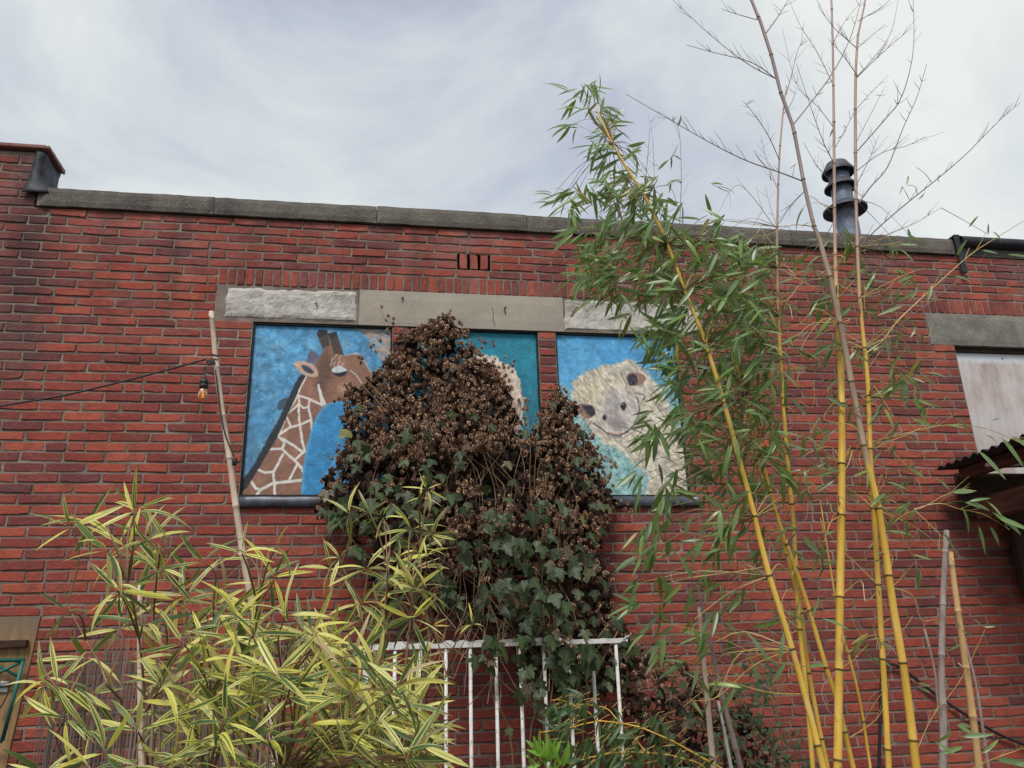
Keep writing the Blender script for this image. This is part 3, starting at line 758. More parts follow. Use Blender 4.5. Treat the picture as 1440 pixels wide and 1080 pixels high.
# ------------------------------------------------------------------ reed screen, lower left
mk = Mat('weathered_reed', .85, .2)
rr = mk.rnd(); mk.color(mk.mix(mk.rng(mk.noise(14, 3, .6, stretch=(1,1,.4)), .35, .65, 0, .5), mk.ramp(rr, [(0, c4(.10,.082,.068)), (.35, c4(.20,.165,.14)), (.7, c4(.33,.285,.245)), (1, c4(.14,.11,.095))]), c4(.09,.07,.06)))
REED = mk.m
rs_ = thing('reed_screen', 'grey weathered reed screen standing behind the variegated bamboo at the lower left', 'screen')
YS = -.75
q = MB(); rg_ = random.Random(3); x = at(62, 1000, YS).x; xe_ = at(400, 1000, YS).x; big = []
while x < xe_:
    px, py, d = pix((x, YS, 1.4))
    ztop = at(px, 938 + 16*math.sin(px*.03) + rg_.uniform(-30, 26), YS).z
    if rg_.random() < .06: ztop += rg_.uniform(.03, .10)
    r = rg_.uniform(.0020, .0036); lean = rg_.gauss(0, .012); yy = YS + rg_.uniform(-.015, .018)
    q.tube([(x, yy, .02), (x + lean*.6, yy + rg_.gauss(0,.004), .8), (x + lean, yy + rg_.gauss(0,.006), ztop)], [r, r, r*.7], 5)
    x += rg_.uniform(.0030, .0048)
stuff(q.build('reeds', REED, rs_))
for zz in (.5, 1.0, 1.32):
    q = MB(); q.tube([(at(62,1000,YS).x, YS-.017, zz), (xe_, YS-.017, zz)], .0015, 5); q.build('binding_wire', BLACK, rs_)

# ------------------------------------------------------------------ wooden cabinet back with a green metal stand, far left
mk = Mat('weathered_plywood', .75, .25)
gz = mk.n('ShaderNodeSeparateXYZ'); mk.l(mk.pos().outputs['Position'], gz.inputs[0])
wg = mk.noise(9, 5, .65, stretch=(6, 1, .7), dist=.4)
cw = mk.mix(mk.rng(wg, .35, .65), c4(.22,.125,.055), c4(.36,.225,.11))
cw = mk.mix(mk.math('MULTIPLY', mk.rng(mk.math('ADD', gz.outputs['Z'], mk.math('MULTIPLY', mk.noise(5, 4, .6), .12)), 1.66, 1.80, 0, 1), .75), cw, c4(.16,.135,.105))
mk.color(cw).bump(wg, .35, .006)
PLY = mk.m
YD = -.70
bd = thing('wooden_door_leaf', 'weathered plywood door leaf leaning at the left edge, with a small nailed batten', 'door')
tr, br = at(57, 866, YD), at(8, 1078, YD)
q = MB()
dirv = (br - tr)
b2 = tr + dirv*((tr.z - .0)/(tr.z - br.z))
lf = Vector((-.75, 0, 0))
pts = [tr, tr+lf, b2+lf, b2]
q.v = [tuple(p) for p in pts] + [tuple(p + Vector((0, .018, 0))) for p in pts]; q.uv = [(0,0)]*8
q.f = [(0,1,2,3),(7,6,5,4),(0,4,5,1),(1,5,6,2),(2,6,7,3),(3,7,4,0)]
q.build('door_board', PLY, bd)
a = at(38, 905, YD-.02); q = MB(); q.box((a.x-.5, YD-.030, a.z-.016), (a.x, YD-.002, a.z+.016), .003); q.build('batten', DARKWOOD, bd)
a = at(5, 966, YD-.02); q = MB(); q.box((a.x-.02, YD-.010, a.z-.022), (a.x+.013, YD-.002, a.z+.022), .002); q.build('latch_plate', plain('galvanised', c4(.42,.42,.42), .4, .5, metal=.7), bd)
q = MB(); q.tube([(a.x-.04, YD-.016, a.z), (a.x+.028, YD-.016, a.z+.002)], .004, 6); q.build('latch_bolt', BLACK, bd)
q = MB(); q.tube(smooth_line([at(-4,1000,YD-.03), at(4,990,YD-.03), at(10,978,YD-.03), at(14,972,YD-.02)]), .0028, 5); q.build('latch_cord', BLACK, bd)
GREEN = plain('green_painted_steel', c4(.012,.115,.085), .45, .4, var=.3, scale=25)
gf = thing('green_metal_frame', 'dark green welded metal frame with crossed braces hung on the plywood door leaf', 'frame')
YG = YD-.052
P1, P2 = at(33, 928, YG), at(3, 1042, YG)
q = MB(); q.tube([P1, P2], .0085, 8); q.build('upright', GREEN, gf, True)
q = MB(); q.tube([P1 + Vector((.004,0,0)), P1 + Vector((-.5, 0, .004))], .0085, 8); q.build('crossbar', GREEN, gf, True)
q = MB(); q.tube([P2, P2 + Vector((-.4, 0, .0))], .0085, 8); q.build('crossbar', GREEN, gf, True)
q = MB(); q.tube([at(28,932,YG+.004), at(-20,955,YG+.004)], .0065, 6); q.build('brace', GREEN, gf, True)
q = MB(); q.tube([at(24,951,YG+.008), at(-20,926,YG+.008)], .0065, 6); q.build('brace', GREEN, gf, True)

# ------------------------------------------------------------------ corrugated shelter on the right
sh = thing('corrugated_shelter', 'dark corrugated roof shelter on timber beams against the wall at the right', 'shelter')
CORR = plain('dirty_corrugated_sheet', c4(.035,.033,.036), .6, .35, var=.4, scale=8)
q = MB(); zS = 2.545; n = 190; y0_, y1_ = -.13, -2.2; vs = []
for j in range(5):
    for i in range(n+1):
        Y = y0_ + (y1_-y0_)*i/n; X = 3.49 + .10*(Y+.15) + j*.55
        vs.append((X, Y, zS + .010*math.sin(2*math.pi*(-Y)/.086) + j*.02))
q.add(vs, [(j*(n+1)+i, j*(n+1)+i+1, (j+1)*(n+1)+i+1, (j+1)*(n+1)+i) for j in range(4) for i in range(n)])
o = q.build('roof_sheet', CORR, sh, True); md = o.modifiers.new('t', 'SOLIDIFY'); md.thickness = .0035
def beam(a, b, w, hgt, name, mat):
    a, b = Vector(a), Vector(b); d = (b-a).normalized(); s_ = d.cross(Vector((0,0,1))).normalized()*w/2; u_ = Vector((0,0,hgt/2))
    q = MB(); vs = [a-s_-u_, a+s_-u_, a+s_+u_, a-s_+u_, b-s_-u_, b+s_-u_, b+s_+u_, b-s_+u_]
    q.add([tuple(v) for v in vs], [(0,1,2,3),(7,6,5,4),(0,4,5,1),(1,5,6,2),(2,6,7,3),(3,7,4,0)])
    ob = q.build(name, mat, sh); ob.modifiers.new('bev', 'BEVEL').width = .004; return ob
BROWN = plain('brown_beam', c4(.115,.055,.038), .7, .25, var=.5, scale=7, stretch=(2,.5,6))
beam((3.66,-.16,2.50), (3.46,-2.1,2.50), .05, .07, 'rafter', BROWN)
beam((3.70,-.20,2.27), (3.50,-2.1,2.27), .07, .13, 'tie_beam', BROWN)
beam((3.56,-.50,2.492), (5.5,-.50,2.55), .045, .022, 'batten', plain('pale_batten', c4(.62,.60,.58), .6, .3))
beam((3.50,-2.05,0.0), (3.5,-2.05,2.2), .09, .09, 'post', BROWN) if False else None
q = MB(); q.box((3.45,-2.1,0), (3.54,-2.01,2.205), .004); q.build('post', BROWN, sh)
q = MB(); q.box((5.40,-2.1,0), (5.49,-2.01,2.53), .004); q.build('post', BROWN, sh)
q = MB(); q.box((3.67,-.10,2.24), (5.6,-.065,2.525)); q.build('dark_panel', DARKWOOD, sh)  # dark panel put in for the dark void under the roof
q = MB(); q.box((3.98,-.11,1.72), (5.6,-.062,2.237)); q.build('dark_panel', DARKWOOD, sh)  # second dark panel, standing in for the shadow below the shelter

# ------------------------------------------------------------------ canes and the string light
mk = Mat('dry_cane', .7, .3)
cr_ = mk.mix(mk.rng(mk.noise(9, 5, .6, stretch=(4,4,.6)), .3, .7), c4(.46,.33,.25), c4(.66,.53,.42))
cr_ = mk.mix(mk.rng(mk.noise(30, 4, .7, stretch=(3,3,.5)), .58, .75, 0, .7), cr_, c4(.16,.10,.075))
mk.color(cr_).bump(mk.noise(60, 3, .6, stretch=(5,5,.3)), .2, .004)
CANE = mk.m
mk = Mat('tan_cane', .6, .35)
cr_ = mk.mix(mk.rng(mk.noise(9, 5, .6, stretch=(4,4,.6)), .3, .7), c4(.42,.24,.10), c4(.62,.40,.19))
cr_ = mk.mix(mk.rng(mk.noise(24, 4, .7, stretch=(3,3,.5)), .58, .72, 0, .8), cr_, c4(.13,.065,.035))
mk.color(cr_); TANCANE = mk.m
mk = Mat('grey_cane', .75, .25)
cr_ = mk.mix(mk.rng(mk.noise(11, 5, .6, stretch=(4,4,.6)), .3, .7), c4(.24,.18,.16), c4(.40,.33,.30))
mk.color(mk.mix(mk.rng(mk.noise(40, 4, .7, stretch=(2,2,.6)), .58, .74, 0, .6), cr_, c4(.12,.08,.07))); GREYCANE = mk.m
def culm_tube(mb, pts, radii, nodes, swell=1.22, sides=10):
    """a jointed stem: swelling at each node distance"""
    L = [0.0]
    for i in range(1, len(pts)): L.append(L[-1] + (pts[i]-pts[i-1]).length)
    T = L[-1]
    ts = sorted(set([0.0, T] + [v for nd in nodes for v in (nd-.006, nd-.002, nd+.002, nd+.006) if 0 < v < T] + [T*i/26 for i in range(27)]))
    P_, R_ = [], []
    for t in ts:
        k = 0
        while k < len(L)-2 and L[k+1] < t: k += 1
        u = (t-L[k])/max(1e-9, L[k+1]-L[k])
        P_.append(pts[k].lerp(pts[k+1], u)); r = radii[k] + (radii[k+1]-radii[k])*u
        if any(abs(t-nd) < .0035 for nd in nodes): r *= swell
        R_.append(r)
    mb.tube(P_, R_, sides)
def at_len(pts, t):
    for i in range(len(pts)-1):
        d = (pts[i+1]-pts[i]).length
        if t <= d: return pts[i].lerp(pts[i+1], t/max(d, 1e-9)), (pts[i+1]-pts[i]).normalized()
        t -= d
    return pts[-1].copy(), (pts[-1]-pts[-2]).normalized()
def total(pts): return sum((pts[i+1]-pts[i]).length for i in range(len(pts)-1))
def cane(label, pxs, Y, w0, w1, mat, gap=.16, seed=0, Y1=None):
    """pxs from the top down, carried on to the ground; w = width in photo pixels at top and bottom"""
    rg = random.Random(seed); n = len(pxs); Y1 = Y if Y1 is None else Y1
    pts = [at(px, py, Y + (Y1-Y)*i/max(1, n-1)) for i, (px, py) in enumerate(pxs)]
    d = pts[-1]-pts[-2]
    if pts[-1].z > .03: pts.append(pts[-1] + d*((pts[-1].z)/(-d.z)) if d.z < 0 else pts[-1] + Vector((0,0,-pts[-1].z)))
    k = (pix(pts[0])[2])/FPX/2; n = len(pts)
    rad = [k*(w0 + (w1-w0)*min(1, i/max(1, n-2))) for i in range(n)]
    sm = smooth_line(pts, 5); rs = [rad[min(n-1, i//5)] + (rad[min(n-1, i//5+1)]-rad[min(n-1, i//5)])*((i % 5)/5) for i in range(len(sm))]
    t = thing('bamboo_cane', label, 'cane', group='dry cut bamboo canes')
    T = total(sm); nd = []; p = rg.uniform(.03, .10)
    while p < T: nd.append(p); p += gap*rg.uniform(.85, 1.15)
    q = MB(); culm_tube(q, sm, rs, nd, 1.18); q.build('stem', mat, t, True)
    for p in nd:
        c, d = at_len(sm, p); i = min(len(rs)-1, int(p/T*(len(rs)-1)))
        q = MB(); q.tube([c - d*.0035, c, c + d*.0035], [rs[i]*1.1, rs[i]*1.34, rs[i]*1.1], 10); q.build('node_ring', GREYCANE if mat is not GREYCANE else CANE, t, True)
        if rg.random() < .45:                      # broken-off twig stub
            s_ = d.orthogonal().normalized(); s_.rotate(Quaternion(d, rg.uniform(0, 6.28)))
            q = MB(); q.tube([c + s_*rs[i]*.8, c + s_*rs[i]*1.6 + d*-.008, c + s_*rs[i]*2.2 + d*-.018], [rs[i]*.28, rs[i]*.24, rs[i]*.12], 5); q.build('twig_stub', CANE, t, True)
    return t, sm
YC = -1.1
cane('pale dry bamboo cane that holds up the string light left of the giraffe mural', [(297,438),(300,470),(303,505),(312,575),(322,640),(332,715),(345,800),(360,880),(372,960)], YC, 6.5, 9, CANE, .215, 1)
cane('thin upright pale cane among the variegated bamboo leaves, in front of the reed screen', [(197,822),(196,900),(197,980),(199,1080)], -1.5, 6, 7.5, CANE, .2, 2)
cane('tallest pale tan cane left of the golden bamboo, cut at a slant', [(983,854),(988,910),(994,975),(1003,1078)], -1.75, 4.5, 8, CANE, .23, 3)
cane('slender dull brown cane leaning behind the tan cane left of the golden bamboo', [(981,823),(994,882),(1006,935),(1012,962),(1026,1020),(1042,1080)], -1.6, 4, 7, GREYCANE, .2, 4)
cane('short whitish grey cane stub between the two longer canes', [(1010,986),(1018,1025),(1028,1080)], -1.7, 3.5, 5, plain('bleached_cane', c4(.50,.47,.43), .7, .25, stretch=(3,3,.5)), .15, 5)
cane('greyish purple upright cane with a torn top at the lower right', [(1331,746),(1328,800),(1325,880),(1324,950),(1327,1020),(1326,1080)], -1.75, 7, 10, GREYCANE, .19, 6)
cane('thick tan cane with brown scorched patches beside the greyish cane', [(1336,776),(1343,830),(1353,900),(1363,970),(1377,1080)], -1.7, 7.5, 9.5, TANCANE, .20, 7)
cane('thin grey cane close along the thick tan cane', [(1352,882),(1362,920),(1373,965),(1380,1010),(1390,1080)], -1.65, 3, 4, GREYCANE, .19, 8)
cane('short thin cane ending beside the greyish purple cane', [(1300,884),(1308,915),(1315,945),(1319,985),(1330,1080)], -1.72, 3, 4, GREYCANE, .18, 9)

sl = thing('string_light', 'black string light cable with one hanging amber bulb tied to the pale cane', 'string light')
hk = at(299, 507, YC-.012)
q = MB(); cpts = [at(-260, 622, YC-.3), at(-100, 592, YC-.1), at(0, 571, YC), at(80, 558, YC), at(150, 542, YC), at(220, 524, YC), at(290, 505, YC-.012)]
q.tube(smooth_line(cpts, 5), .0042, 6); q.build('cable', BLACK, sl, True)
q = MB(); q.tube(smooth_line([at(303,520,YC-.03), at(308,565,YC-.02), at(312,592,YC-.025), at(318,615,YC-.022), at(325,632,YC-.022), at(329,642,YC-.022)], 5), .0032, 6); q.build('cable_tail', BLACK, sl, True)
q = MB(); p = at(330,648,YC-.022); q.lathe([(0,.014),(.008,.013),(.0105,.004),(.0105,-.012),(.008,-.020),(0,-.022)], 12, tuple(p)); q.build('end_plug', BLACK, sl, True)
q = MB(); q.v = []
c = at(295, 509, YC-.014); k = .0033
q.add([tuple(c + Vector(v)) for v in [(-.019,-.006,.010),(.020,-.006,.008),(.026,-.006,-.004),(.010,-.006,-.006),(-.004,-.006,-.020),(-.012,-.006,-.012),(-.019,.006,.010),(.020,.006,.008),(.026,.006,-.004),(.010,.006,-.006),(-.004,.006,-.020),(-.012,.006,-.012)]],
      [(5,4,3,2,1,0),(6,7,8,9,10,11)] + [(i,(i+1)%6,(i+1)%6+6,i+6) for i in range(6)])
q.build('hanger_clip', BLACK, sl)
for dz in (0.016, -.004):
    q = MB(); cc = at(302, 505, YC) + Vector((0,0,dz)); q.tube([cc + Vector((.0145*math.cos(a), .0145*math.sin(a), .002*math.sin(2*a))) for a in np.linspace(0, 2*math.pi, 13)], .0024, 5); q.build('cable_tie', BLACK, sl)
q = MB(); a_, b_ = at(290, 515, YC-.014), at(288, 534, YC-.014); q.tube([a_, b_], .0028, 6); q.build('drop_cord', BLACK, sl)
s0 = at(287.5, 533, YC-.014)
q = MB(); q.lathe([(0,.006),(.008,.005),(.0165,-.006),(.0185,-.012),(.0185,-.024),(.0168,-.0255),(.0185,-.027),(.0185,-.042),(.015,-.044),(0,-.044)], 18, tuple(s0)); q.build('bulb_socket', BLACK, sl, True)
mk = Mat('amber_glass', .05, .5); mk.color(c4(1.0,.50,.20)); mk.b.inputs['Transmission Weight'].default_value = .80; mk.b.inputs['IOR'].default_value = 1.25
q = MB(); q.lathe([(.012,-.0445),(.0155,-.056),(.0205,-.070),(.0215,-.080),(.0185,-.092),(.0105,-.1005),(0,-.103)], 22, tuple(s0)); bulb = q.build('bulb', mk.m, sl, True)
mk = Mat('glowing_filament', .5); mk.b.inputs['Emission Color'].default_value = c4(1,.55,.18); mk.b.inputs['Emission Strength'].default_value = .9; mk.color(c4(.8,.4,.1))
q = MB(); fp = [s0 + Vector((.006*math.sin(i*2.1), .004*math.cos(i*2.1), -.052 - i*.0045)) for i in range(9)]; q.tube(fp, .0013, 5)
f_ = q.build('filament', mk.m, sl); mw = f_.matrix_world.copy(); f_.parent = bulb
q = MB(); q.tube([s0 + Vector((0,0,-.0445)), s0 + Vector((0,0,-.072))], .003, 6); f_ = q.build('glass_stem', plain('stem_glass', c4(.6,.45,.3), .2), bulb)

# black hose across the bricks, lower right
hs = tag(MB().build('garden_hose', BLACK), 'black hose sagging diagonally across the lower right bricks', 'hose')
q = MB(); q.tube(smooth_line([at(1236,1090,-.03), at(1238,1000,-.03), at(1240,950,-.03), at(1245,936,-.03), at(1258,935,-.03), at(1275,945,-.03), at(1310,972,-.03), at(1350,1000,-.03), at(1400,1030,-.03), at(1440,1047,-.03), at(1560,1095,-.03)], 5), .0085, 7)
me = q.mesh('garden_hose', BLACK, True); hs.data = me
# ------------------------------------------------------------------ leaf materials
def leaf_mat(name, stops, rough=.45, tr=.28, var=.25, spec=.4):
    q = Mat(name, rough, spec); r = q.rnd()
    c = q.ramp(r, stops)
    c = q.mix(q.rng(q.noise(30, 3, .6), .35, .7, 0, var), c, c4(.03,.035,.012))
    uv = q.n('ShaderNodeUVMap'); sp = q.n('ShaderNodeSeparateXYZ'); q.l(uv.outputs[0], sp.inputs[0])
    mid = q.math('ABSOLUTE', q.math('SUBTRACT', sp.outputs[0], .5))
    c = q.mix(q.rng(mid, 0, .05, .30, 0), c, c4(.22,.26,.08))
    back = q.pos().outputs['Backfacing']
    c2 = q.mix(.45, c, c4(.17,.24,.15)); c = q.mix(back, c, c2)
    q.color(c).translucent(tr, q.mix(.5, c, c4(.30,.40,.06))); return q.m
GLEAF = leaf_mat('bamboo_leaf', [(0, c4(.100,.185,.065)), (.25, c4(.155,.275,.085)), (.5, c4(.22,.36,.105)), (.72, c4(.18,.285,.14)), (.90, c4(.31,.45,.11)), (.965, c4(.16,.22,.05)), (.985, c4(.40,.33,.05)), (1, c4(.34,.22,.12))], .34, .38, .15, .75)
DLEAF = leaf_mat('dark_bamboo_leaf', [(0, c4(.038,.085,.030)), (.5, c4(.060,.125,.042)), (.9, c4(.10,.17,.055)), (1, c4(.16,.23,.07))], .42, .25, .25, .5)
BRIGHT = leaf_mat('bright_leaf', [(0, c4(.20,.42,.05)), (1, c4(.32,.55,.09))], .4, .35, .05)
HLEAF = leaf_mat('hop_leaf', [(0, c4(.020,.038,.015)), (.5, c4(.034,.060,.024)), (.85, c4(.058,.090,.034)), (.90, c4(.08,.10,.05)), (.93, c4(.11,.075,.045)), (.985, c4(.16,.11,.06)), (1, c4(.24,.25,.06))], .5, .15, .4, .35)
CREEP = leaf_mat('creeper_leaf', [(0, c4(.040,.080,.035)), (.6, c4(.070,.120,.055)), (1, c4(.13,.16,.07))], .5, .2, .3)
mk = Mat('variegated_leaf', .45, .4); r = mk.rnd()
uv = mk.n('ShaderNodeUVMap'); sp = mk.n('ShaderNodeSeparateXYZ'); mk.l(uv.outputs[0], sp.inputs[0])
n1d = mk.n('ShaderNodeTexNoise', noise_dimensions='1D'); n1d.inputs['Scale'].default_value = 1.0; n1d.inputs['Detail'].default_value = 2
mk.l(mk.math('ADD', mk.math('MULTIPLY', sp.outputs[0], 4.2), mk.math('MULTIPLY', r, 90.0)), n1d.inputs['W'])
mid = mk.math('ABSOLUTE', mk.math('SUBTRACT', sp.outputs[0], .5))
bias = mk.math('MULTIPLY', mk.math('SUBTRACT', mk.math('FRACT', mk.math('MULTIPLY', r, 17.0)), .42), .52)
fac = mk.math('ADD', mk.math('ADD', n1d.outputs['Fac'], mk.math('MULTIPLY', mid, .62)), mk.math('SUBTRACT', bias, .15))
grn = mk.mix(mk.math('FRACT', mk.math('MULTIPLY', r, 5.0)), c4(.045,.10,.032), c4(.10,.165,.045))
yel = mk.mix(mk.math('FRACT', mk.math('MULTIPLY', r, 9.0)), c4(.66,.61,.08), c4(.78,.75,.30))
cv = mk.mix(mk.rng(fac, .48, .56), grn, yel)
tipf = mk.math('MULTIPLY', mk.rng(mk.math('ADD', sp.outputs[1], mk.math('MULTIPLY', mk.math('FRACT', mk.math('MULTIPLY', r, 31.0)), .25)), .98, 1.12), .85)
cv = mk.mix(tipf, cv, c4(.34,.20,.09))
cv = mk.mix(mk.math('GREATER_THAN', mk.math('FRACT', mk.math('MULTIPLY', r, 43.0)), .965), cv, c4(.48,.36,.20))
mk.color(cv).translucent(.28, mk.mix(.3, cv, c4(.5,.5,.08)))
VLEAF = mk.m
def stem_mat(name, a, b, dark, rough=.45):
    q = Mat(name, rough, .45)
    c = q.mix(q.rng(q.noise(7, 4, .6, stretch=(3,3,.5)), .3, .7), a, b)
    if rough == .45: c = q.mix(q.rng(q.noise(34, 3, .6, stretch=(3,3,.12)), .60, .72, 0, .55), c, c4(.26,.27,.05)); c = q.mix(q.rng(q.noise(13, 4, .6, stretch=(2,2,.5)), .58, .75, 0, .4), c, c4(.78,.66,.36))
    c = q.mix(q.rng(q.noise(55, 4, .6, stretch=(1.5,1.5,.35)), .66, .74, 0, .8), c, dark); q.color(c); return q, c
# golden bamboo: yellow below, faded to a greyish pink in its bare upper stems
q, c = stem_mat('golden_culm', c4(.58,.32,.035), c4(.74,.49,.09), c4(.16,.075,.015))
gz = q.n('ShaderNodeSeparateXYZ'); q.l(q.pos().outputs['Position'], gz.inputs[0])
zf0, zf1 = at(1190, 470, -2.2).z, at(1190, 330, -2.2).z
c = q.mix(q.rng(gz.outputs['Z'], zf0, zf1, 0, .92), c, c4(.36,.25,.22)); q.color(c); GOLD = q.m
q, c = stem_mat('faded_culm', c4(.56,.31,.035), c4(.70,.45,.08), c4(.14,.06,.012))
gz = q.n('ShaderNodeSeparateXYZ'); q.l(q.pos().outputs['Position'], gz.inputs[0]); zz = at(1222, 652, -2.28).z
c = q.mix(q.rng(gz.outputs['Z'], zz-.02, zz+.02), c, q.mix(q.rng(q.noise(20, 4, .6, stretch=(3,3,.4)), .3, .7), c4(.27,.185,.12), c4(.40,.30,.21)))
c = q.mix(q.rng(gz.outputs['Z'], at(1150,330,-2.28).z, at(1140,290,-2.28).z), c, c4(.30,.22,.21)); q.color(c); FADED = q.m
q, c = stem_mat('pure_golden_culm', c4(.60,.34,.035), c4(.76,.51,.10), c4(.2,.09,.02)); GOLD2 = q.m
q, c = stem_mat('yellow_twig', c4(.42,.27,.06), c4(.58,.42,.16), c4(.2,.1,.05)); YTWIG = q.m
q, c = stem_mat('bare_twig', c4(.17,.125,.12), c4(.30,.23,.215), c4(.07,.05,.05), .6); GTWIG = q.m
q, c = stem_mat('brown_twig', c4(.14,.075,.040), c4(.27,.17,.085), c4(.05,.03,.02), .6); BTWIG = q.m
NODE = plain('culm_node', c4(.13,.085,.030), .6, .3, var=.4)

# ------------------------------------------------------------------ leaf shapes
def lance(mb, wr, bend, fold, curl=0.0, petiole=.05, M=None, seg=(0, .05, .16, .34, .55, .76, .91, 1.0)):
    vs, uvs = [], []
    for t in seg:
        u = max(0.0, (t - petiole)/(1-petiole))
        w = wr*.5*(1.9*(u**.55)*((1-u)**.85)) if u > 0 else .006
        w = max(w, .005) if t < 1 else .0015
        zc = -bend*t*t; xc = curl*t*t
        y = t*(1 - .25*abs(bend)*t)
        vs += [(xc-w, y, zc + fold*w), (xc, y, zc), (xc+w, y, zc + fold*w)]; uvs += [(0, t), (.5, t), (1, t)]
    fs = []
    for i in range(len(seg)-1):
        a = i*3; fs += [(a, a+1, a+4, a+3), (a+1, a+2, a+5, a+4)]
    if M is not None: vs = [tuple(M @ Vector(v)) for v in vs]
    mb.add(vs, fs, uvs)
def leaf_variants(name, mat, specs):
    r_ = []
    for wr, bd_, fo, cu in specs:
        q = MB(); lance(q, wr, bd_, fo, cu); me = q.mesh(name, mat, True); r_.append((me, np.array(q.v), q.f, q.uv))
    return r_
def palmate(mb, lobes, cup, seed):
    rg = random.Random(seed); vs = [(0, 0, 0), (0, .42, -.02)]; uvs = [(.5, 0), (.5, .5)]
    if lobes == 3: outl = [(.0,0),(.20,-.08),(.46,.10),(.56,.36),(.46,.42),(.26,.46),(.26,.62),(.13,.86),(0,1.02)]
    else: outl = [(.0,0),(.16,-.12),(.42,-.08),(.30,.12),(.50,.20),(.66,.46),(.44,.46),(.24,.44),(.26,.66),(.14,.86),(0,1.04)]
    full = outl + [(-x_, y_) for x_, y_ in outl[-2:0:-1]]
    for x_, y_ in full:
        j = rg.uniform(.92, 1.08); x_, y_ = x_*j, y_*rg.uniform(.95, 1.05)
        vs.append((x_, y_, -cup*(x_*x_*1.2 + max(0, y_-.4)**2*1.3) + rg.uniform(-.03, .03))); uvs.append((.5 + x_*.8, y_))
    n = len(full); fs = [(1, 2+k, 2+(k+1) % n) for k in range(n)]
    mb.add(vs[:], fs, uvs)
def palm_variants(name, mat, n, cupr, seed):
    r_ = []
    for k in range(n):
        q = MB(); palmate(q, 3 if k % 2 else 5, random.Random(seed+k).uniform(*cupr), seed+k); me = q.mesh(name, mat, True); r_.append((me, np.array(q.v), q.f, q.uv))
    return r_
def frame(p, d, nrm, L, wscale=1.0):
    d = d.normalized(); n_ = (nrm - d*nrm.dot(d))
    n_ = n_.normalized() if n_.length > 1e-4 else d.orthogonal().normalized()
    x_ = d.cross(n_)
    return Matrix(((x_.x*L*wscale, d.x*L, n_.x*L, p.x), (x_.y*L*wscale, d.y*L, n_.y*L, p.y), (x_.z*L*wscale, d.z*L, n_.z*L, p.z), (0,0,0,1)))
def finish_leaves(name, mass_name, leaves, variants, parent, nsolo, mat):
    """largest leaves in view: a part each, sharing meshes; the others joined"""
    sc = []; cell = {}
    for i, (M, k) in enumerate(leaves):
        c = M @ Vector((0, .5, 0)); px, py, d = pix(c); L = M.col[1].to_3d().length
        inf = 4 < px < 1436 and 4 < py < 1076
        sc.append([L/d if inf else L/d*.02, px, py, d]); cell.setdefault((int(px//16), int(py//16)), []).append((d, i))
    for v in cell.values():
        for r_, (d, i) in enumerate(sorted(v)):
            if r_ >= 2: sc[i][0] *= .4
    order = sorted(range(len(leaves)), key=lambda i: -sc[i][0]); solo = set(order[:nsolo]); q = MB()
    for i, (M, k) in enumerate(leaves):
        me, v, f, uv = variants[k % len(variants)]
        if i in solo: inst(name, me, parent, M)
        else:
            A = np.array(M); w = v @ A[:3,:3].T + A[:3,3]; q.add([tuple(r_) for r_ in w], f, uv)
    if len(q.v): stuff(q.build(mass_name, mat, parent, True))
def inside(poly, x, y):
    r_ = False
    for i in range(len(poly)):
        (x1, y1), (x2, y2) = poly[i], poly[i-1]
        if (y1 > y) != (y2 > y) and x < (x2-x1)*(y-y1)/(y2-y1)+x1: r_ = not r_
    return r_
def edge_dist(poly, x, y):
    b = 1e9
    for i in range(len(poly)):
        (x1, y1), (x2, y2) = poly[i], poly[i-1]; dx, dy = x2-x1, y2-y1; t = max(0, min(1, ((x-x1)*dx+(y-y1)*dy)/(dx*dx+dy*dy+1e-9)))
        b = min(b, math.hypot(x-x1-t*dx, y-y1-t*dy))
    return b
def sample(poly, n, rg, keep=None):
    xs = [p[0] for p in poly]; ys = [p[1] for p in poly]; r_ = []; tries = 0
    while len(r_) < n and tries < n*60:
        tries += 1
        x, y = rg.uniform(min(xs), max(xs)), rg.uniform(min(ys), max(ys))
        if inside(poly, x, y) and (keep is None or rg.random() < keep(x, y)): r_.append((x, y))
    return r_
IMR = Vector(MC[:, 0]); IMU = Vector(-MC[:, 1]); IMF = Vector(MC[:, 2])       # right, up and away directions of the view
def vdir(dx, dy, dz=0.0): return (IMR*dx - IMU*dy + IMF*dz).normalized()       # pixel-like direction (y down)
TOCAM = -IMF

# ------------------------------------------------------------------ hop vine over the middle opening
rg = random.Random(21)
hop = thing('hop_vine', 'large hop vine with dry brown cones and dark green leaves, covering the middle mural', 'vine')
HP = [(592,462),(628,440),(655,470),(678,505),(700,520),(722,570),(742,612),(766,585),(780,545),(806,560),(808,585),(832,622),(846,660),(862,700),(850,740),(838,770),(852,800),(862,850),(890,900),(890,950),(850,965),(800,985),(765,960),(725,905),(700,870),(650,868),(600,850),(545,850),(510,800),(478,750),(446,716),(462,660),(492,618),(486,548),(512,540),(548,500),(560,470)]
TAIL = [(868,880),(905,905),(950,925),(985,945),(1040,985),(1100,1040),(1120,1095),(930,1095),(900,1040),(880,980)]
def hole(x, y): return ((x-697)/48)**2 + ((y-655)/34)**2 < 1 or ((x-690)/55)**2 + ((y-805)/42)**2 < .8
def depthY(x, y, u):
    e_ = edge_dist(HP, x, y); b_ = min(1, e_/95)
    low = min(1, max(0, (y-480)/330))
    front = .10 + b_*(.20 + .22*low) + .28*low*low
    return -(.05 + front*u)
cone = []
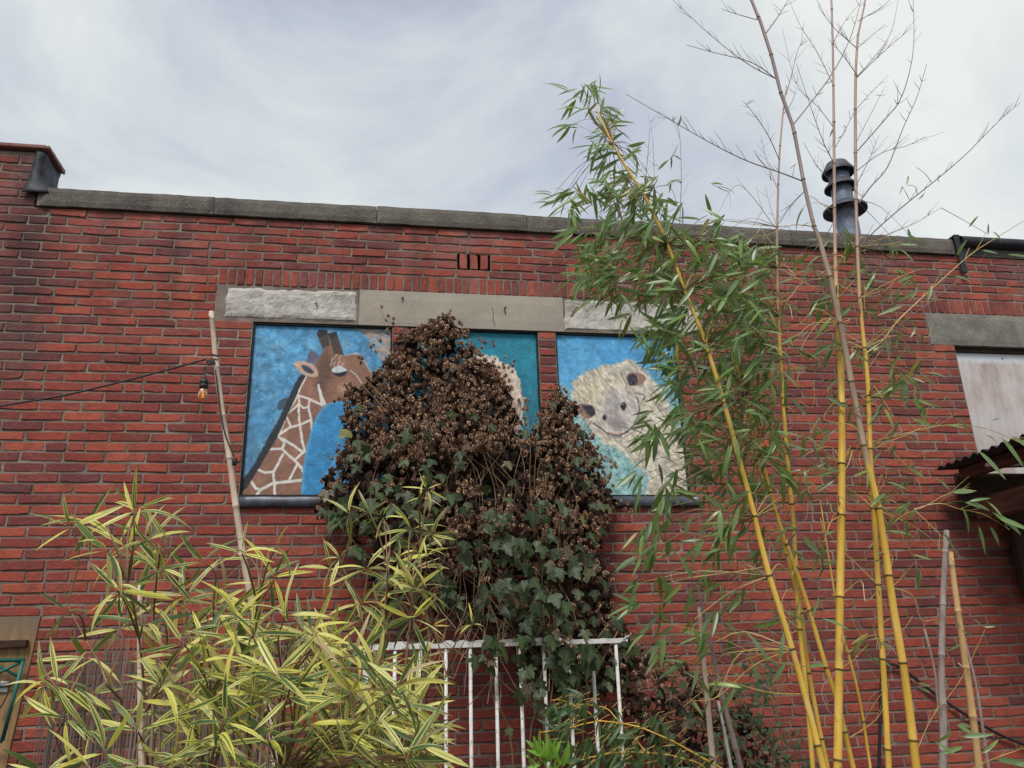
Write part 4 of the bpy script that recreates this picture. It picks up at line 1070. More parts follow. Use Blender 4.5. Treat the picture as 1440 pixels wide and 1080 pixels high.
def hop_cone(mb, c, d, L, rg):
    x_ = d.orthogonal().normalized(); y_ = d.cross(x_)
    for t, nb, r_ in ((.0, 4, .30), (.35, 5, .40), (.70, 4, .32)):
        ph = rg.uniform(0, 6.28)
        for k in range(nb):
            a = ph + 6.283*k/nb; o_ = x_*math.cos(a) + y_*math.sin(a); s_ = d.cross(o_)
            p0 = c + d*(L*t*.8); w_ = L*.20
            tip = p0 + d*(L*.48) + o_*(L*r_*rg.uniform(.7, 1.15))
            m_ = p0 + d*(L*.22) + o_*(L*r_*.95)
            mb.add([tuple(p0), tuple(m_ - s_*w_), tuple(tip), tuple(m_ + s_*w_)], [(0,1,2,3)])
mk = Mat('dry_hop_cone', .75, .2); r = mk.rnd()
cc_ = mk.ramp(r, [(0, c4(.11,.055,.036)), (.3, c4(.23,.125,.080)), (.55, c4(.34,.205,.13)), (.8, c4(.47,.32,.21)), (1, c4(.60,.46,.33))])
mk.color(cc_).translucent(.12, mk.mix(.5, cc_, c4(.35,.16,.06))); CONE = mk.m
def cone_keep(x, y):
    if hole(x, y): return .02
    cl_ = mn.noise(Vector((x/34, y/30, 3.1)))*.7 + mn.noise(Vector((x/14, y/12, 9.1)))*.4
    k = max(.06, min(1, .55 + cl_*2.2))
    if y > 640: k *= .68
    if y > 720: k *= max(.22, 1 - (y-720)/200*.7)
    if y > 660 and x < 660: k *= .42
    if y > 735 and x < 630: k *= .25
    return k
q = MB(); ncl = 0
stems = MB()
for (x, y) in sample(HP, 900, rg, cone_keep):
    Y = depthY(x, y, rg.uniform(.55, 1.05) if rg.random() < (.8 if y < 640 else .45) else rg.uniform(.2, .7)); c = at(x, y, Y)
    for k in range(rg.randint(2, 5)):
        p = c + Vector((rg.gauss(0, .028), rg.gauss(0, .022), rg.gauss(0, .030)))
        hop_cone(q, p, Vector((rg.gauss(0, .45), rg.gauss(-.25, .4), -1)).normalized(), rg.uniform(.020, .034), rg)
for path, nn in (([(628,500),(626,470),(632,440)], 14), ([(600,480),(585,462),(575,470)], 10), ([(660,500),(662,480),(655,462)], 8), ([(548,455),(535,440),(533,432)], 3), ([(530,478),(545,462),(556,456)], 6), ([(505,505),(512,496)], 3), ([(524,482),(527,486)], 3),
                 ([(800,570),(790,550),(782,545)], 12), ([(735,600),(742,575),(736,560)], 10), ([(745,612),(760,590),(756,570)], 8), ([(835,620),(850,650),(856,668)], 14), ([(865,700),(880,708),(884,715)], 6), ([(850,780),(862,800)], 6), ([(486,560),(490,545),(487,535)], 8), ([(700,520),(722,505)], 4), ([(668,470),(690,480)], 5), ([(862,652),(858,640)], 4), ([(725,520),(722,512)], 2)):
    pp = smooth_line([at(x, y, -.10) for x, y in path], 4); stems.tube(pp, .0012, 4)
    for k in range(nn):
        c = pp[rg.randrange(len(pp))] + Vector((rg.gauss(0,.015), rg.gauss(-.02,.02), rg.gauss(-.005,.02))); hop_cone(q, c, Vector((rg.gauss(0,.5), -.2, -1)).normalized(), rg.uniform(.020,.030), rg)
for (x, y) in sample(TAIL, 150, rg):
    c = at(x, y, -.25 - rg.uniform(0, .4))
    for k in range(rg.randint(1, 4)): hop_cone(q, c + Vector((rg.gauss(0,.03), rg.gauss(0,.03), rg.gauss(0,.03))), Vector((rg.gauss(0,.5), rg.gauss(0,.4), -1)).normalized(), rg.uniform(.018,.028), rg)
stuff(q.build('hop_cones', CONE, hop))
# withered leaves filling the inside, near black to paint in the vine's inner shade
mk = Mat('withered_leaf', .85, .1); r = mk.rnd()
mk.color(mk.ramp(r, [(0, c4(.020,.012,.010)), (.6, c4(.040,.024,.018)), (.92, c4(.085,.050,.034)), (1, c4(.17,.105,.065))])); WITH = mk.m
wv = palm_variants('withered_leaf', WITH, 6, (.9, 2.2), 300); lv = []
for (x, y) in sample(HP, 2700, rg, lambda x, y: .22 if (y > 735 and x < 630) else .9 if not hole(x, y) else .5):
    h_ = hole(x, y); Y = depthY(x, y, rg.uniform(.02, .72) if not h_ else rg.uniform(.0, .30)); L = rg.uniform(.035, .065)
    lv.append((frame(at(x, y, Y), Vector((rg.gauss(0,.7), rg.gauss(-.2,.5), -1)), Vector((rg.gauss(0,.6), -1, rg.gauss(.3,.6))), L), rg.randrange(6)))
for (x, y) in sample(TAIL, 330, rg): lv.append((frame(at(x, y, -.15 - rg.uniform(0,.5)), Vector((rg.gauss(0,.8), rg.gauss(-.2,.5), -1)), Vector((rg.gauss(0,.6), -1, rg.gauss(.3,.6))), rg.uniform(.03,.055)), rg.randrange(6)))
finish_leaves('withered_leaf', 'withered_leaves', lv, wv, hop, 0, WITH)
# living leaves
hv = palm_variants('leaf', HLEAF, 8, (.15, .7), 400); lv = []
def green_keep(x, y):
    if hole(x, y): return .10
    if y < 560: return .012
    k = .10 + .9*min(1, max(0, (y-590)/190))
    if x < 600 and y > 610: k = max(k, .55)
    if x < 630 and y > 740: k *= .45
    return k
for (x, y) in sample(HP, 250, rg, green_keep):
    Y = depthY(x, y, rg.uniform(.85, 1.12)); L = rg.uniform(.040, .074) if y < 690 else rg.uniform(.042, .085)
    lv.append((frame(at(x, y, Y), Vector((rg.gauss(0,.55), rg.gauss(-.35,.3), -1)), Vector((rg.gauss(0,.45), -1, rg.gauss(.55,.35))), L), rg.randrange(8)))
for cx_, cy_, nn, sp_ in ((722,780,22,28), (700,840,16,24), (760,830,16,26), (690,925,10,14), (735,925,14,22), (775,945,12,20), (690,905,8,10), (870,620,0,5), (745,975,6,14), (720,1030,3,12), (800,900,22,30), (505,640,10,22), (515,700,14,24), (480,720,8,14), (560,690,8,20), (800,960,10,18), (655,620,3,8), (590,610,5,12), (560,640,4,14), (645,690,5,14)):
    for k in range(int(nn*.5)):
        x, y = rg.gauss(cx_, sp_*.7), rg.gauss(cy_, sp_*.7)
        lv.append((frame(at(x, y, -.62 - rg.uniform(0, .12) if y > 740 else depthY(x, y, 1.1)), Vector((rg.gauss(0,.6), rg.gauss(-.3,.3), -1)), Vector((rg.gauss(0,.5), -1, rg.gauss(.5,.4))), rg.uniform(.042,.082)), rg.randrange(8)))
for (x, y) in sample(TAIL, 60, rg): lv.append((frame(at(x, y, -.45 - rg.uniform(0,.3)), Vector((rg.gauss(0,.7), -.3, -1)), Vector((rg.gauss(0,.5), -1, .5)), rg.uniform(.03,.055)), rg.randrange(8)))
finish_leaves('leaf', 'leaf_mass', lv, hv, hop, 260, HLEAF)
# twining stems
for k in range(46):
    x0 = rg.uniform(560, 860); y0 = rg.uniform(880, 1000); x1 = rg.choice([rg.uniform(520, 700), rg.uniform(600, 830)]); y1 = rg.uniform(500, 760)
    pts = [at(x0 + (x1-x0)*t + rg.gauss(0, 14), y0 + (y1-y0)*t, -.55 + .38*t - rg.uniform(0,.10)) for t in np.linspace(0, 1, 7)]
    stems.tube(smooth_line(pts, 4), rg.uniform(.0012, .0026), 4)
for path in ([(535,428),(545,452),(580,455),(600,462)], [(548,453),(538,470),(522,483),(510,498),(500,506)], [(621,470),(621,520),(622,560)], [(634,520),(633,560)], [(640,512),(637,560)]):
    stems.tube(smooth_line([at(x, y, -.06) for x, y in path], 4), .0013, 4)
for k in range(26):
    x0, y0 = rg.uniform(880, 930), rg.uniform(890, 940); x1, y1 = rg.uniform(960, 1130), rg.uniform(960, 1060)
    pts = [at(x0+(x1-x0)*t + rg.gauss(0,8), y0+(y1-y0)*t + rg.gauss(0,10), -.4 - .2*t) for t in np.linspace(0, 1, 6)]
    stems.tube(smooth_line(pts, 3), rg.uniform(.001, .0022), 4)
for k in range(7):
    x0 = 700 + k*24; stems.tube(smooth_line([Vector((at(x0,960,-.5).x, -.48, 0)), at(x0 + rg.gauss(0,20), 1060, -.5), at(x0 + rg.gauss(0,20), 970, -.55), at(x0 + rg.gauss(0,20), 880, -.45)], 4), .004, 5)
stuff(stems.build('stems', BTWIG, hop))

# small leaved creeper by the cane foot
cr = thing('leafy_creeper', 'small leaved green creeper climbing the lower wall behind the tan canes', 'creeper')
CP = [(1040,930),(1075,925),(1085,960),(1075,1010),(1130,1030),(1150,1090),(960,1090),(1000,1040),(1030,1000)]
lv = [(frame(at(x, y, -.55 - rg.uniform(0,.3)), Vector((rg.gauss(0,.8), -.3, rg.gauss(-.5,.6))), Vector((rg.gauss(0,.5), -1, .5)), rg.uniform(.022,.042), 1.5), rg.randrange(4)) for x, y in sample(CP, 330, rg)]
lv += [(frame(at(rg.gauss(1080,5), rg.uniform(930,1000), -.5), Vector((rg.gauss(0,.8), -.3, rg.gauss(-.5,.6))), Vector((rg.gauss(0,.5), -1, .5)), rg.uniform(.022,.036), 1.5), rg.randrange(4)) for k in range(30)]
finish_leaves('leaf', 'leaf_mass', lv, leaf_variants('leaf', CREEP, [(.42,.15,.3,.05),(.46,.3,.2,-.05),(.40,.1,.4,0),(.48,.25,.3,.1)]), cr, 150, CREEP)
q = MB()
for k in range(14):
    x0 = rg.uniform(1000, 1130); q.tube(smooth_line([Vector((at(x0,1080,-.5).x, -.5, 0)), at(x0, 1080, -.5), at(x0 + rg.gauss(-10,18), 1010, -.55), at(x0 + rg.gauss(-15,22), 950, -.5)], 4), rg.uniform(.0012,.0025), 4)
stuff(q.build('stems', BTWIG, cr))

# ------------------------------------------------------------------ variegated bamboo, two clumps
VV = leaf_variants('leaf', VLEAF, [(.13,.10,.25,.05), (.14,.28,.30,-.06), (.135,.45,.25,.04), (.165,.05,.35,0), (.14,.20,.15,.12), (.13,.35,.4,-.12), (.17,.15,.2,-.03), (.15,.60,.3,.16), (.14,.5,.35,-.2)])
def vari_clump(label, nodes, masses, main, Y, seed, nsolo, nthin=.95):
    rg = random.Random(seed); t = thing('variegated_bamboo', label, 'bamboo', group='variegated bamboo clumps'); lv = []; tw = MB(); tops = []; thin = nthin
    for path, r0 in main:
        pts = [at(x, y, Y + rg.uniform(-.12,.12)) for x, y in path]; d = pts[-1]-pts[-2]
        pts.append(Vector((pts[-1].x + d.x*.6, pts[-1].y, 0)))
        sm = smooth_line(pts, 6); n = len(sm); T = total(sm)
        q = MB(); culm_tube(q, sm, [r0*(.45+.55*i/n) for i in range(n)], [k*.11 + .05 for k in range(int(T/.11))], 1.5, 6); q.build('culm', BTWIG, t, True); tops += [(x, y) for x, y in path]
    def fan(x, y, n, spread=1.0, Lr=(.095,.155), ang=None, yv=.18):
        c = at(x, y, Y + rg.uniform(-yv, yv)); lower = [tp for tp in tops if tp[1] > y + 8] or tops
        bx, by = min(lower, key=lambda tp: abs(tp[0]-x)*1.2 + abs(tp[1]-y-60)); b_ = at(bx, by, Y)
        if (b_ - c).length < .6:
            mid_ = b_.lerp(c, .55) + Vector((rg.gauss(0,.01), rg.gauss(0,.01), .012)); tw.tube(smooth_line([b_, mid_, c], 4), [.0022]*4 + [.0016]*4 + [.0011], 5)
            ax = c - mid_
        else: ax = Vector((rg.gauss(0,.3), -.2, 1)); tw.tube([c - Vector((0,0,.06)), c], .0012, 4)
        a0 = math.atan2(-(ax.dot(IMU)), ax.dot(IMR)) if ang is None else ang
        n = max(3, int(round(n*thin + rg.uniform(-.4,.6))))
        for k in range(n):
            f_ = (k/(max(1, n-1)) - .5)*2
            a = a0 + f_*spread*2.0 + rg.gauss(0, .28)
            d = vdir(math.cos(a), math.sin(a), rg.gauss(-.05, .42)); d = (d + Vector((0,0,-.22))).normalized()
            nrm = Vector((rg.gauss(0,.5), -.75 + rg.gauss(0,.5), .75 + rg.gauss(0,.3)))
            lv.append((frame(c + d*.004, d, nrm, .70*rg.uniform(*Lr)), rg.randrange(len(VV))))
    for nd in nodes: fan(*nd)
    for poly, n, lr in masses:
        for x, y in sample(poly, n, rg): fan(x, y, rg.randint(4, 7), rg.uniform(.6, 1.05), lr, None, .30)
    finish_leaves('leaf', 'leaf_mass', lv, VV, t, nsolo, VLEAF)
    stuff(tw.build('twigs', BTWIG, t))
    return t
YV = -2.85
vari_clump('tall variegated bamboo with yellow striped leaves filling the lower left corner',
    [(125,735,6),(100,742,5),(192,718,7),(188,722,5),(215,762,7),(235,768,6),(150,775,6),(180,770,5),(95,860,5,.9,(.06,.10)),(170,832,6),(196,845,6),(230,800,6),(262,838,6),(285,790,5),(302,850,6),(340,778,5,.9,(.08,.11)),(352,785,5,.9,(.08,.12)),(388,770,4,.9,(.08,.11)),(385,812,6),(362,820,6),(335,868,7),(288,900,6),(258,905,6),(122,925,7),(62,965,6),(92,1012,7),(66,955,4),(130,975,7),(168,885,6),(165,830,5),(200,880,6),(232,870,5),(315,835,5),(120,1070,7),(205,760,5),(245,845,4)],
    [([(230,905),(330,860),(410,850),(450,880),(470,930),(500,985),(520,1100),(230,1100),(225,960)], 88, (.09,.15)),
     ([(30,985),(110,925),(230,930),(235,1100),(60,1100)], 9, (.09,.14)),
     ([(395,870),(470,905),(560,940),(590,1000),(600,1100),(400,1100)], 42, (.09,.15))],
    [([(150,738),(180,820),(196,900),(205,1000),(210,1100)], .0035), ([(232,745),(222,800),(215,900),(222,1100)], .0035), ([(95,850),(120,900),(150,960),(165,1100)], .003), ([(370,780),(362,850),(350,940),(345,1100)], .0035), ([(300,845),(300,900),(295,1000),(290,1100)], .0035), ([(420,880),(400,960),(395,1100)], .0035), ([(60,940),(90,990),(115,1100)], .003)], YV, 31, 300)
vari_clump('variegated bamboo shoot with yellow striped leaves rising in front of the hop vine',
    [(600,688,7,1.0,(.05,.095)),(592,700,3,.8,(.05,.08)),(492,724,5,.9,(.09,.13),3.3),(538,728,5,.9,(.06,.11)),(520,722,3,.7,(.07,.1)),(578,745,6),(606,752,7,1.0,(.06,.11)),(588,775,6),(560,790,6),(600,782,5,.9,(.06,.11)),(515,800,6),(478,785,5,.9,(.08,.12),3.1),(465,800,4,.8,(.09,.13),3.2),(545,815,6),(585,828,7),(562,845,6),(600,830,4),(505,850,5),(532,850,5,.9,(.07,.12)),(580,870,5),(545,885,5),(510,880,5),(664,878,5,.9,(.05,.075),-1.6),(608,880,4,.9,(.06,.1)),(597,925,5,.9,(.06,.1)),(612,960,5,.9,(.06,.1)),(590,800,6),(572,805,5)],
    [([(440,900),(520,890),(560,920),(600,930),(612,1000),(600,1100),(430,1100)], 58, (.08,.14))],
    [([(600,692),(592,760),(580,850),(568,960),(560,1100)], .0035), ([(540,730),(545,800),(540,900),(530,1100)], .003), ([(662,884),(628,950),(600,1010),(575,1100)], .0022), ([(480,795),(510,850),(520,940),(510,1100)], .003), ([(575,800),(580,900),(585,1000),(590,1100)], .003)], YV+.25, 47, 300, 1.2)

# ------------------------------------------------------------------ golden bamboo clump
gb = thing('golden_bamboo', 'tall golden bamboo clump with yellow jointed culms and drooping green leaves on the right', 'bamboo')
rg = random.Random(77)
culms = {
 'A': ([(1165,-70),(1170,20),(1172,126),(1173,220),(1174,330),(1176,411),(1182,500),(1184,640),(1181,860),(1178,1080)], [3,3.5,4,5,6.5,9,13,15,16.5,17.5], -2.20, GOLD),
 'B': ([(1035,-60),(1056,0),(1077,50),(1098,130),(1115,178),(1131,260),(1147,326),(1155,338),(1166,385),(1187,485),(1214,625),(1224,665),(1240,740),(1257,860),(1274,958),(1288,1075)], [3.5,5,6,7,7.2,7.8,8.2,10.8,11.2,12,12.8,13.5,14.3,15.3,16,17], -2.28, FADED),
 'D': ([(1228,-70),(1215,10),(1204.6,69),(1203,220),(1208,405),(1220,533),(1224,640),(1230,740),(1237,853),(1243,953),(1250,1080)], [2.5,3,4,5.5,7,8.5,10,10.8,11.2,11.8,12.3], -2.15, GOLD),
 'E': ([(838,150),(845,168),(855,190),(883,240),(907,277),(937,340),(970,427),(987,467),(1017,563),(1037,637),(1057,710),(1078,797),(1105,883),(1133,980),(1157,1077)], [1.5,2,3,4.5,5.5,7,8,8.5,9.5,10.5,11,11.5,12,12.5,13], -2.32, GOLD2),
 'G': ([(1032,505),(1045,543),(1058,590),(1073,650),(1090,717),(1130,833),(1160,933),(1177,985),(1200,1080)], [4,6,7,7.5,8,9,9.5,10,10.5], -2.10, GOLD2),
 'F': ([(1020,530),(1027,547),(1047,613),(1066,660),(1087,707),(1112,800),(1128,870),(1133,920),(1152,1023),(1164,1080)], [4,5.5,6.5,7,7.5,8,8.5,8.5,9,9], -1.98, GOLD2),
 'I': ([(1106,120),(1102,151),(1096,220),(1093,321),(1093,400),(1100,547),(1108,653),(1117,753),(1122,860),(1133,960),(1143,1080)], [2,2.4,3,4,5.5,7.5,8.5,9,9.2,9.6,10], -2.06, GOLD),
 'H': ([(1153,700),(1168,800),(1182,880),(1200,945),(1212,1000),(1224,1080)], [2,3,4,4.5,4.5,5], -2.0, GOLD2),
}
anchors = []; culm_world = {}
for nm, (pxs, ws, Y, mat) in culms.items():
    pts = [at(x, y, Y) for x, y in pxs]; d = pts[-1]-pts[-2]; pts.append(pts[-1] + d*(pts[-1].z/max(1e-3, -d.z)))
    ws = [w_*(.68 if w_ > 6 else .80) for w_ in ws]; ws = ws + [ws[-1]*1.05]; rad = [w/2*pix(p)[2]/FPX for w, p in zip(ws, pts)]
    sm = smooth_line(pts, 5); rs = [rad[min(len(rad)-1, i//5)] + (rad[min(len(rad)-1, i//5+1)]-rad[min(len(rad)-1, i//5)])*((i % 5)/5) for i in range(len(sm))]
    T = total(sm); nd = []; p = rg.uniform(.08, .16)
    while p < T: nd.append(p); p += (.20 if p < T*.55 else .24)*rg.uniform(.88, 1.12)
    q = MB(); culm_tube(q, sm, rs, nd, 1.10, 12); co = q.build('culm', mat, gb, True)
    culm_world[nm] = (sm, rs, nd, T)
    for p in nd:
        c, d = at_len(sm, p); i = min(len(rs)-1, int(p/T*(len(rs)-1)));
        f_ = 0; acc = 0
        while f_ < len(sm)-2 and acc + (sm[f_+1]-sm[f_]).length < p: acc += (sm[f_+1]-sm[f_]).length; f_ += 1
        r_ = rs[f_]
        q = MB(); q.tube([c - d*.0045, c - d*.0015, c + d*.0015, c + d*.003], [r_*1.03, r_*1.26, r_*1.20, r_*1.02], 12); q.build('node_ring', NODE, co, True)
        anchors.append((c, nm))
tw_y, tw_g = MB(), MB(); glv = []; gpts = []; tw_f = MB()
GV = leaf_variants('leaf', GLEAF, [(.19,.10,.20,.03), (.205,.25,.25,-.05), (.18,.40,.2,.05), (.21,.05,.3,0), (.19,.18,.1,.10), (.175,.30,.35,-.1)])
def gleaf(c, d, L, nrm=None):
    nrm = nrm or Vector((rg.gauss(0,.6), -.7 + rg.gauss(0,.5), .7 + rg.gauss(0,.4))); glv.append((frame(c, d, nrm, L), rg.randrange(len(GV))))
def spray(x, y, Y, n, ang, spread, Lr, twig=True, maxd=.55, pref=None, tp_=1.0):
    c = at(x, y, Y)
    cand = [a for a in anchors if (pref is None or a[1] in pref)]
    b_ = min(cand, key=lambda a: (a[0]-c).length + (0.25 if a[0].z > c.z + .15 else 0))[0] if cand else c
    if twig and .03 < (b_-c).length < maxd and True:
        m_ = b_.lerp(c, .5) + Vector((rg.gauss(0,.015), rg.gauss(0,.015), rg.uniform(.0,.05)))
        (tw_y if tp_ > .45 and rg.random() < .45 else tw_f).tube(smooth_line([b_, m_, c], 3), [.0013]*3 + [.0009]*3 + [.0006], 3)
    tip = c
    for k in range(n):
        a = ang + rg.gauss(0, spread); d = vdir(math.cos(a), math.sin(a), rg.gauss(0, .40))
        o_ = c + vdir(math.cos(ang), math.sin(ang), 0)*(rg.uniform(-.03, .02)) + Vector((rg.gauss(0,.006), rg.gauss(0,.006), rg.gauss(0,.006)))
        gleaf(o_, d, rg.uniform(*Lr))
E1 = [(785,135),(810,125),(840,110),(860,130),(878,170),(895,210),(925,250),(945,285),(1000,300),(1040,325),(1080,350),(1095,400),(1080,450),(1080,520),(1070,600),(1020,660),(985,690),(962,620),(950,540),(905,470),(870,440),(832,430),(822,400),(806,350),(812,320),(800,295),(765,272),(815,262),(848,240),(835,205),(805,175)]
for x, y in sample(E1, 420, rg, lambda x, y: 1.0 if 300 < y < 480 else .72):
    spray(x, y, -2.32 + rg.uniform(-.10, .34), rg.randint(3, 5), (2.55 if rg.random() < .72 else .75) + rg.gauss(0, .35), .50, (.065,.115), pref=('E','G','I'), tp_=.22)
E2 = [(925,560),(960,520),(1030,480),(1090,470),(1120,540),(1110,640),(1085,720),(1030,750),(960,745),(925,720),(890,690),(870,665),(900,620)]
for x, y in sample(E2, 95, rg):
    spray(x, y, -2.22 + rg.uniform(-.25, .25), rg.randint(2, 5), (2.3 if rg.random() < .7 else .8) + rg.gauss(0, .4), .5, (.065,.115), pref=('E','G','F','I'), tp_=.25)
for x, y in sample([(1000,330),(1100,340),(1110,450),(1060,500),(990,480)], 24, rg): spray(x, y, -2.15 + rg.uniform(-.2,.2), rg.randint(2,4), rg.choice([2.2, 1.2, 2.6, .6]), .5, (.055,.095), pref=('E','I'), tp_=.4)
for x, y in sample([(1060,340),(1290,330),(1300,560),(1270,780),(1060,800)], 135, rg): spray(x, y, -2.1 + rg.uniform(-.2,.2), rg.randint(1,4), rg.choice([2.2, 1.0, .4, 2.8]), .55, (.045,.095), tp_=.6)
for x, y in sample([(890,740),(1060,740),(1090,830),(1000,900),(900,900)], 26, rg): spray(x, y, -2.15 + rg.uniform(-.1,.1), rg.randint(2,4), 2.0 + rg.gauss(0,.3), .4, (.06,.10), pref=('E','F'))
for args in ((923,770,6,1.75,.35),(905,778,3,2.7,.3),(930,808,4,1.9,.4),(925,690,4,1.9,.4),(930,715,4,1.9,.35),(910,745,4,1.8,.3),(1045,745,4,2.3,.4),(985,765,4,2.4,.5),(1010,770,4,2.2,.5),(1075,765,4,1.9,.5),(925,868,5,1.9,.5),(900,852,4,2.9,.4),(928,905,4,1.8,.3),(905,890,3,2.7,.3),(1010,862,3,1.8,.3),(1030,890,2,1.5,.4),(990,890,4,2.6,.6),(960,930,3,2.7,.4),(1002,905,3,2.2,.7),(1080,925,3,1.1,.3),(1095,870,4,2.4,.4),(1110,858,3,.3,.4),(1150,870,3,.25,.4),(985,945,3,1.5,.3),(1060,960,2,3.0,.4),(1215,890,4,2.4,.6),(1225,920,3,.4,.4),
    (1272,540,8,1.9,.9),(1262,520,4,.4,.6),(1290,560,3,.9,.4),(1266,590,2,1.7,.3),(1225,395,5,2.2,.6),(1200,500,3,2.3,.5),(1175,480,5,2.0,.5),(1160,415,4,2.2,.6),(1195,340,5,1.5,.6),(1185,325,3,1.2,.6),(1130,290,1,2.2,.4),(1150,420,5,2.0,.6),(1170,455,4,2.1,.5)):
    x, y, n, a, s_ = args; spray(x, y, -2.2 + rg.uniform(-.1,.1), n, a, s_, (.070,.115), tp_=.5, maxd=.34)
def branch(path, Y, r0, mb, Y1=None, leaves=(), twigs=0):
    n = len(path); pts = smooth_line([at(x, y, Y + ((Y1 if Y1 is not None else Y)-Y)*i/(n-1)) for i, (x, y) in enumerate(path)], 5)
    mb.tube(pts, [r0*(1-.7*i/len(pts)) for i in range(len(pts))], 5)
    for k in range(twigs):
        i = rg.randint(2, len(pts)-3); t_ = (pts[i+1]-pts[i]).normalized(); s_ = rg.choice([-1, 1])
        d = (t_ + (IMR*s_*rg.uniform(.3,.8) if abs(t_.dot(IMR)) < .6 else IMU*rg.uniform(.3,.9)) + IMF*rg.gauss(0,.2)).normalized(); L = rg.uniform(.02, .09)
        mb.tube([pts[i], pts[i] + d*L*.5 + Vector((rg.gauss(0,.002),0,rg.gauss(0,.002))), pts[i] + d*L], [r0*.4, r0*.32, r0*.2], 4)
    if mb is tw_g: gpts.extend(pts[2:])
    for (x, y, a, L) in leaves:
        c = at(x, y, Y1 if Y1 is not None else Y); gleaf(c, vdir(math.cos(a), math.sin(a), rg.gauss(0,.25)), L*1.42, Vector((rg.gauss(0,.25), -1, .35)))
    return pts
# long bare twigs against the sky
G = .0022
for path, r_, n in (([(1077,47),(1095,22),(1113,-8)],G*1.2,3), ([(1116,175),(1170,104),(1198,47),(1213,-10)],G*1.1,8), ([(1090,110),(1052,90),(1000,50),(940,-6)],G*.9,6), ([(1091,111),(1057,88),(1000,73),(965,63)],G*.8,6),
                    ([(1132,256),(1098,243),(1050,226),(1003,203),(945,170),(880,132)],G*1.05,8), ([(1133,267),(1112,290),(1098,312)],G*.7,2), ([(1105,134),(1112,110),(1122,70),(1133,53)],G*.7,4), ([(1065,28),(1030,18),(1014,12)],G*.7,2),
                    ([(1204,69),(1226,50),(1245,34)],G*.7,3), ([(1205,108),(1232,77),(1253,45),(1264,-5)],G*.8,6), ([(1205,109),(1240,75),(1283,38)],G*.8,5), ([(1204,67),(1172,38),(1150,8)],G*.7,5), ([(1206,107),(1187,80),(1165,55)],G*.7,4),
                    ([(1206,212),(1247,165),(1265,142),(1278,105),(1285,60),(1284,-5)],G,8), ([(1208,285),(1225,262),(1248,235),(1270,180),(1290,135),(1303,90)],G*1.25,6), ([(1212,345),(1230,325),(1270,290),(1320,250),(1355,220),(1380,195),(1410,165),(1434,145)],G*1.1,9),
                    ([(1220,340),(1260,325),(1290,312),(1323,292)],G*.7,5), ([(1205,240),(1240,215),(1275,205),(1302,192)],G*.7,4), ([(1172,60),(1185,35),(1208,5)],G*.7,3), ([(1172,120),(1150,75),(1125,35),(1110,0)],G*.8,6), ([(1173,180),(1150,150),(1120,118),(1100,40)],G*.6,7), ([(1173,230),(1158,200),(1140,150),(1120,90)],G*.7,6),
                    ([(1173,210),(1190,180),(1202,155)],G*.6,3), ([(1203,155),(1225,130),(1250,105)],G*.7,4), ([(1204,200),(1230,150),(1245,120)],G*.6,5), ([(1096,225),(1080,190),(1060,160),(1045,142)],G*.7,5), ([(1095,270),(1078,225),(1070,190)],G*.6,4), ([(1102,160),(1113,145),(1120,125)],G*.6,2), ([(1093,318),(1110,290),(1132,268)],G*.6,3), ([(1093,320),(1083,290),(1076,262)],G*.5,3),
                    ([(1206,30),(1240,10),(1255,-5)],G*.6,4), ([(1174,260),(1150,235),(1130,200)],G*.6,4), ([(1204,260),(1222,225),(1236,190)],G*.6,4), ([(920,250),(918,200),(912,160)],G*.5,3), ([(955,330),(958,240),(952,175),(925,165)],G*.6,3), ([(905,275),(910,230),(914,180)],G*.5,3),([(1090,320),(1040,260),(1010,300)],G*.5,2)):
    branch(path, -2.2, r_*1.2, tw_g, -2.2 + rg.uniform(-.3,.3), twigs=int(n*1.8))
for (x, y, a, L) in ((953,178,-1.1,.06),(946,172,-1.2,.04),(944,220,1.5,.05),(943,255,1.5,.05),(1172,180,2.0,.04),(1186,190,2.6,.03),(1188,182,-2.4,.03),(1320,246,2.0,.035),(1300,272,2.3,.035),(1275,260,-1.3,.05),(1288,235,-2.0,.04),(1268,262,1.6,.04),(1120,185,2.2,.03),(1120,230,2.5,.035),(1083,245,1.6,.03),(1390,330,-1.7,.045),(1152,285,-2.2,.07),(1170,300,-2.4,.08),(1140,312,2.9,.04),(1010,262,.15,.07),(1000,258,-.1,.06),(1040,345,.4,.05),(940,225,-.8,.07),(925,240,-.9,.08),(935,262,-.6,.07)):
    b_ = min(gpts + [a_[0] for a_ in anchors], key=lambda p: (Vector(pix(p)[:2]) - Vector((x, y))).length + 60*abs(p.y + 2.2))
    c = at(x, y, b_.y - .01); m_ = b_.lerp(c, .55) + Vector((rg.gauss(0,.008), rg.gauss(0,.01), rg.uniform(.004,.018)))
    tw_g.tube(smooth_line([b_, m_, c], 4), [.0012]*4 + [.0009]*4 + [.0007], 4)
    gleaf(c, vdir(math.cos(a), math.sin(a), rg.gauss(0,.2)), L)
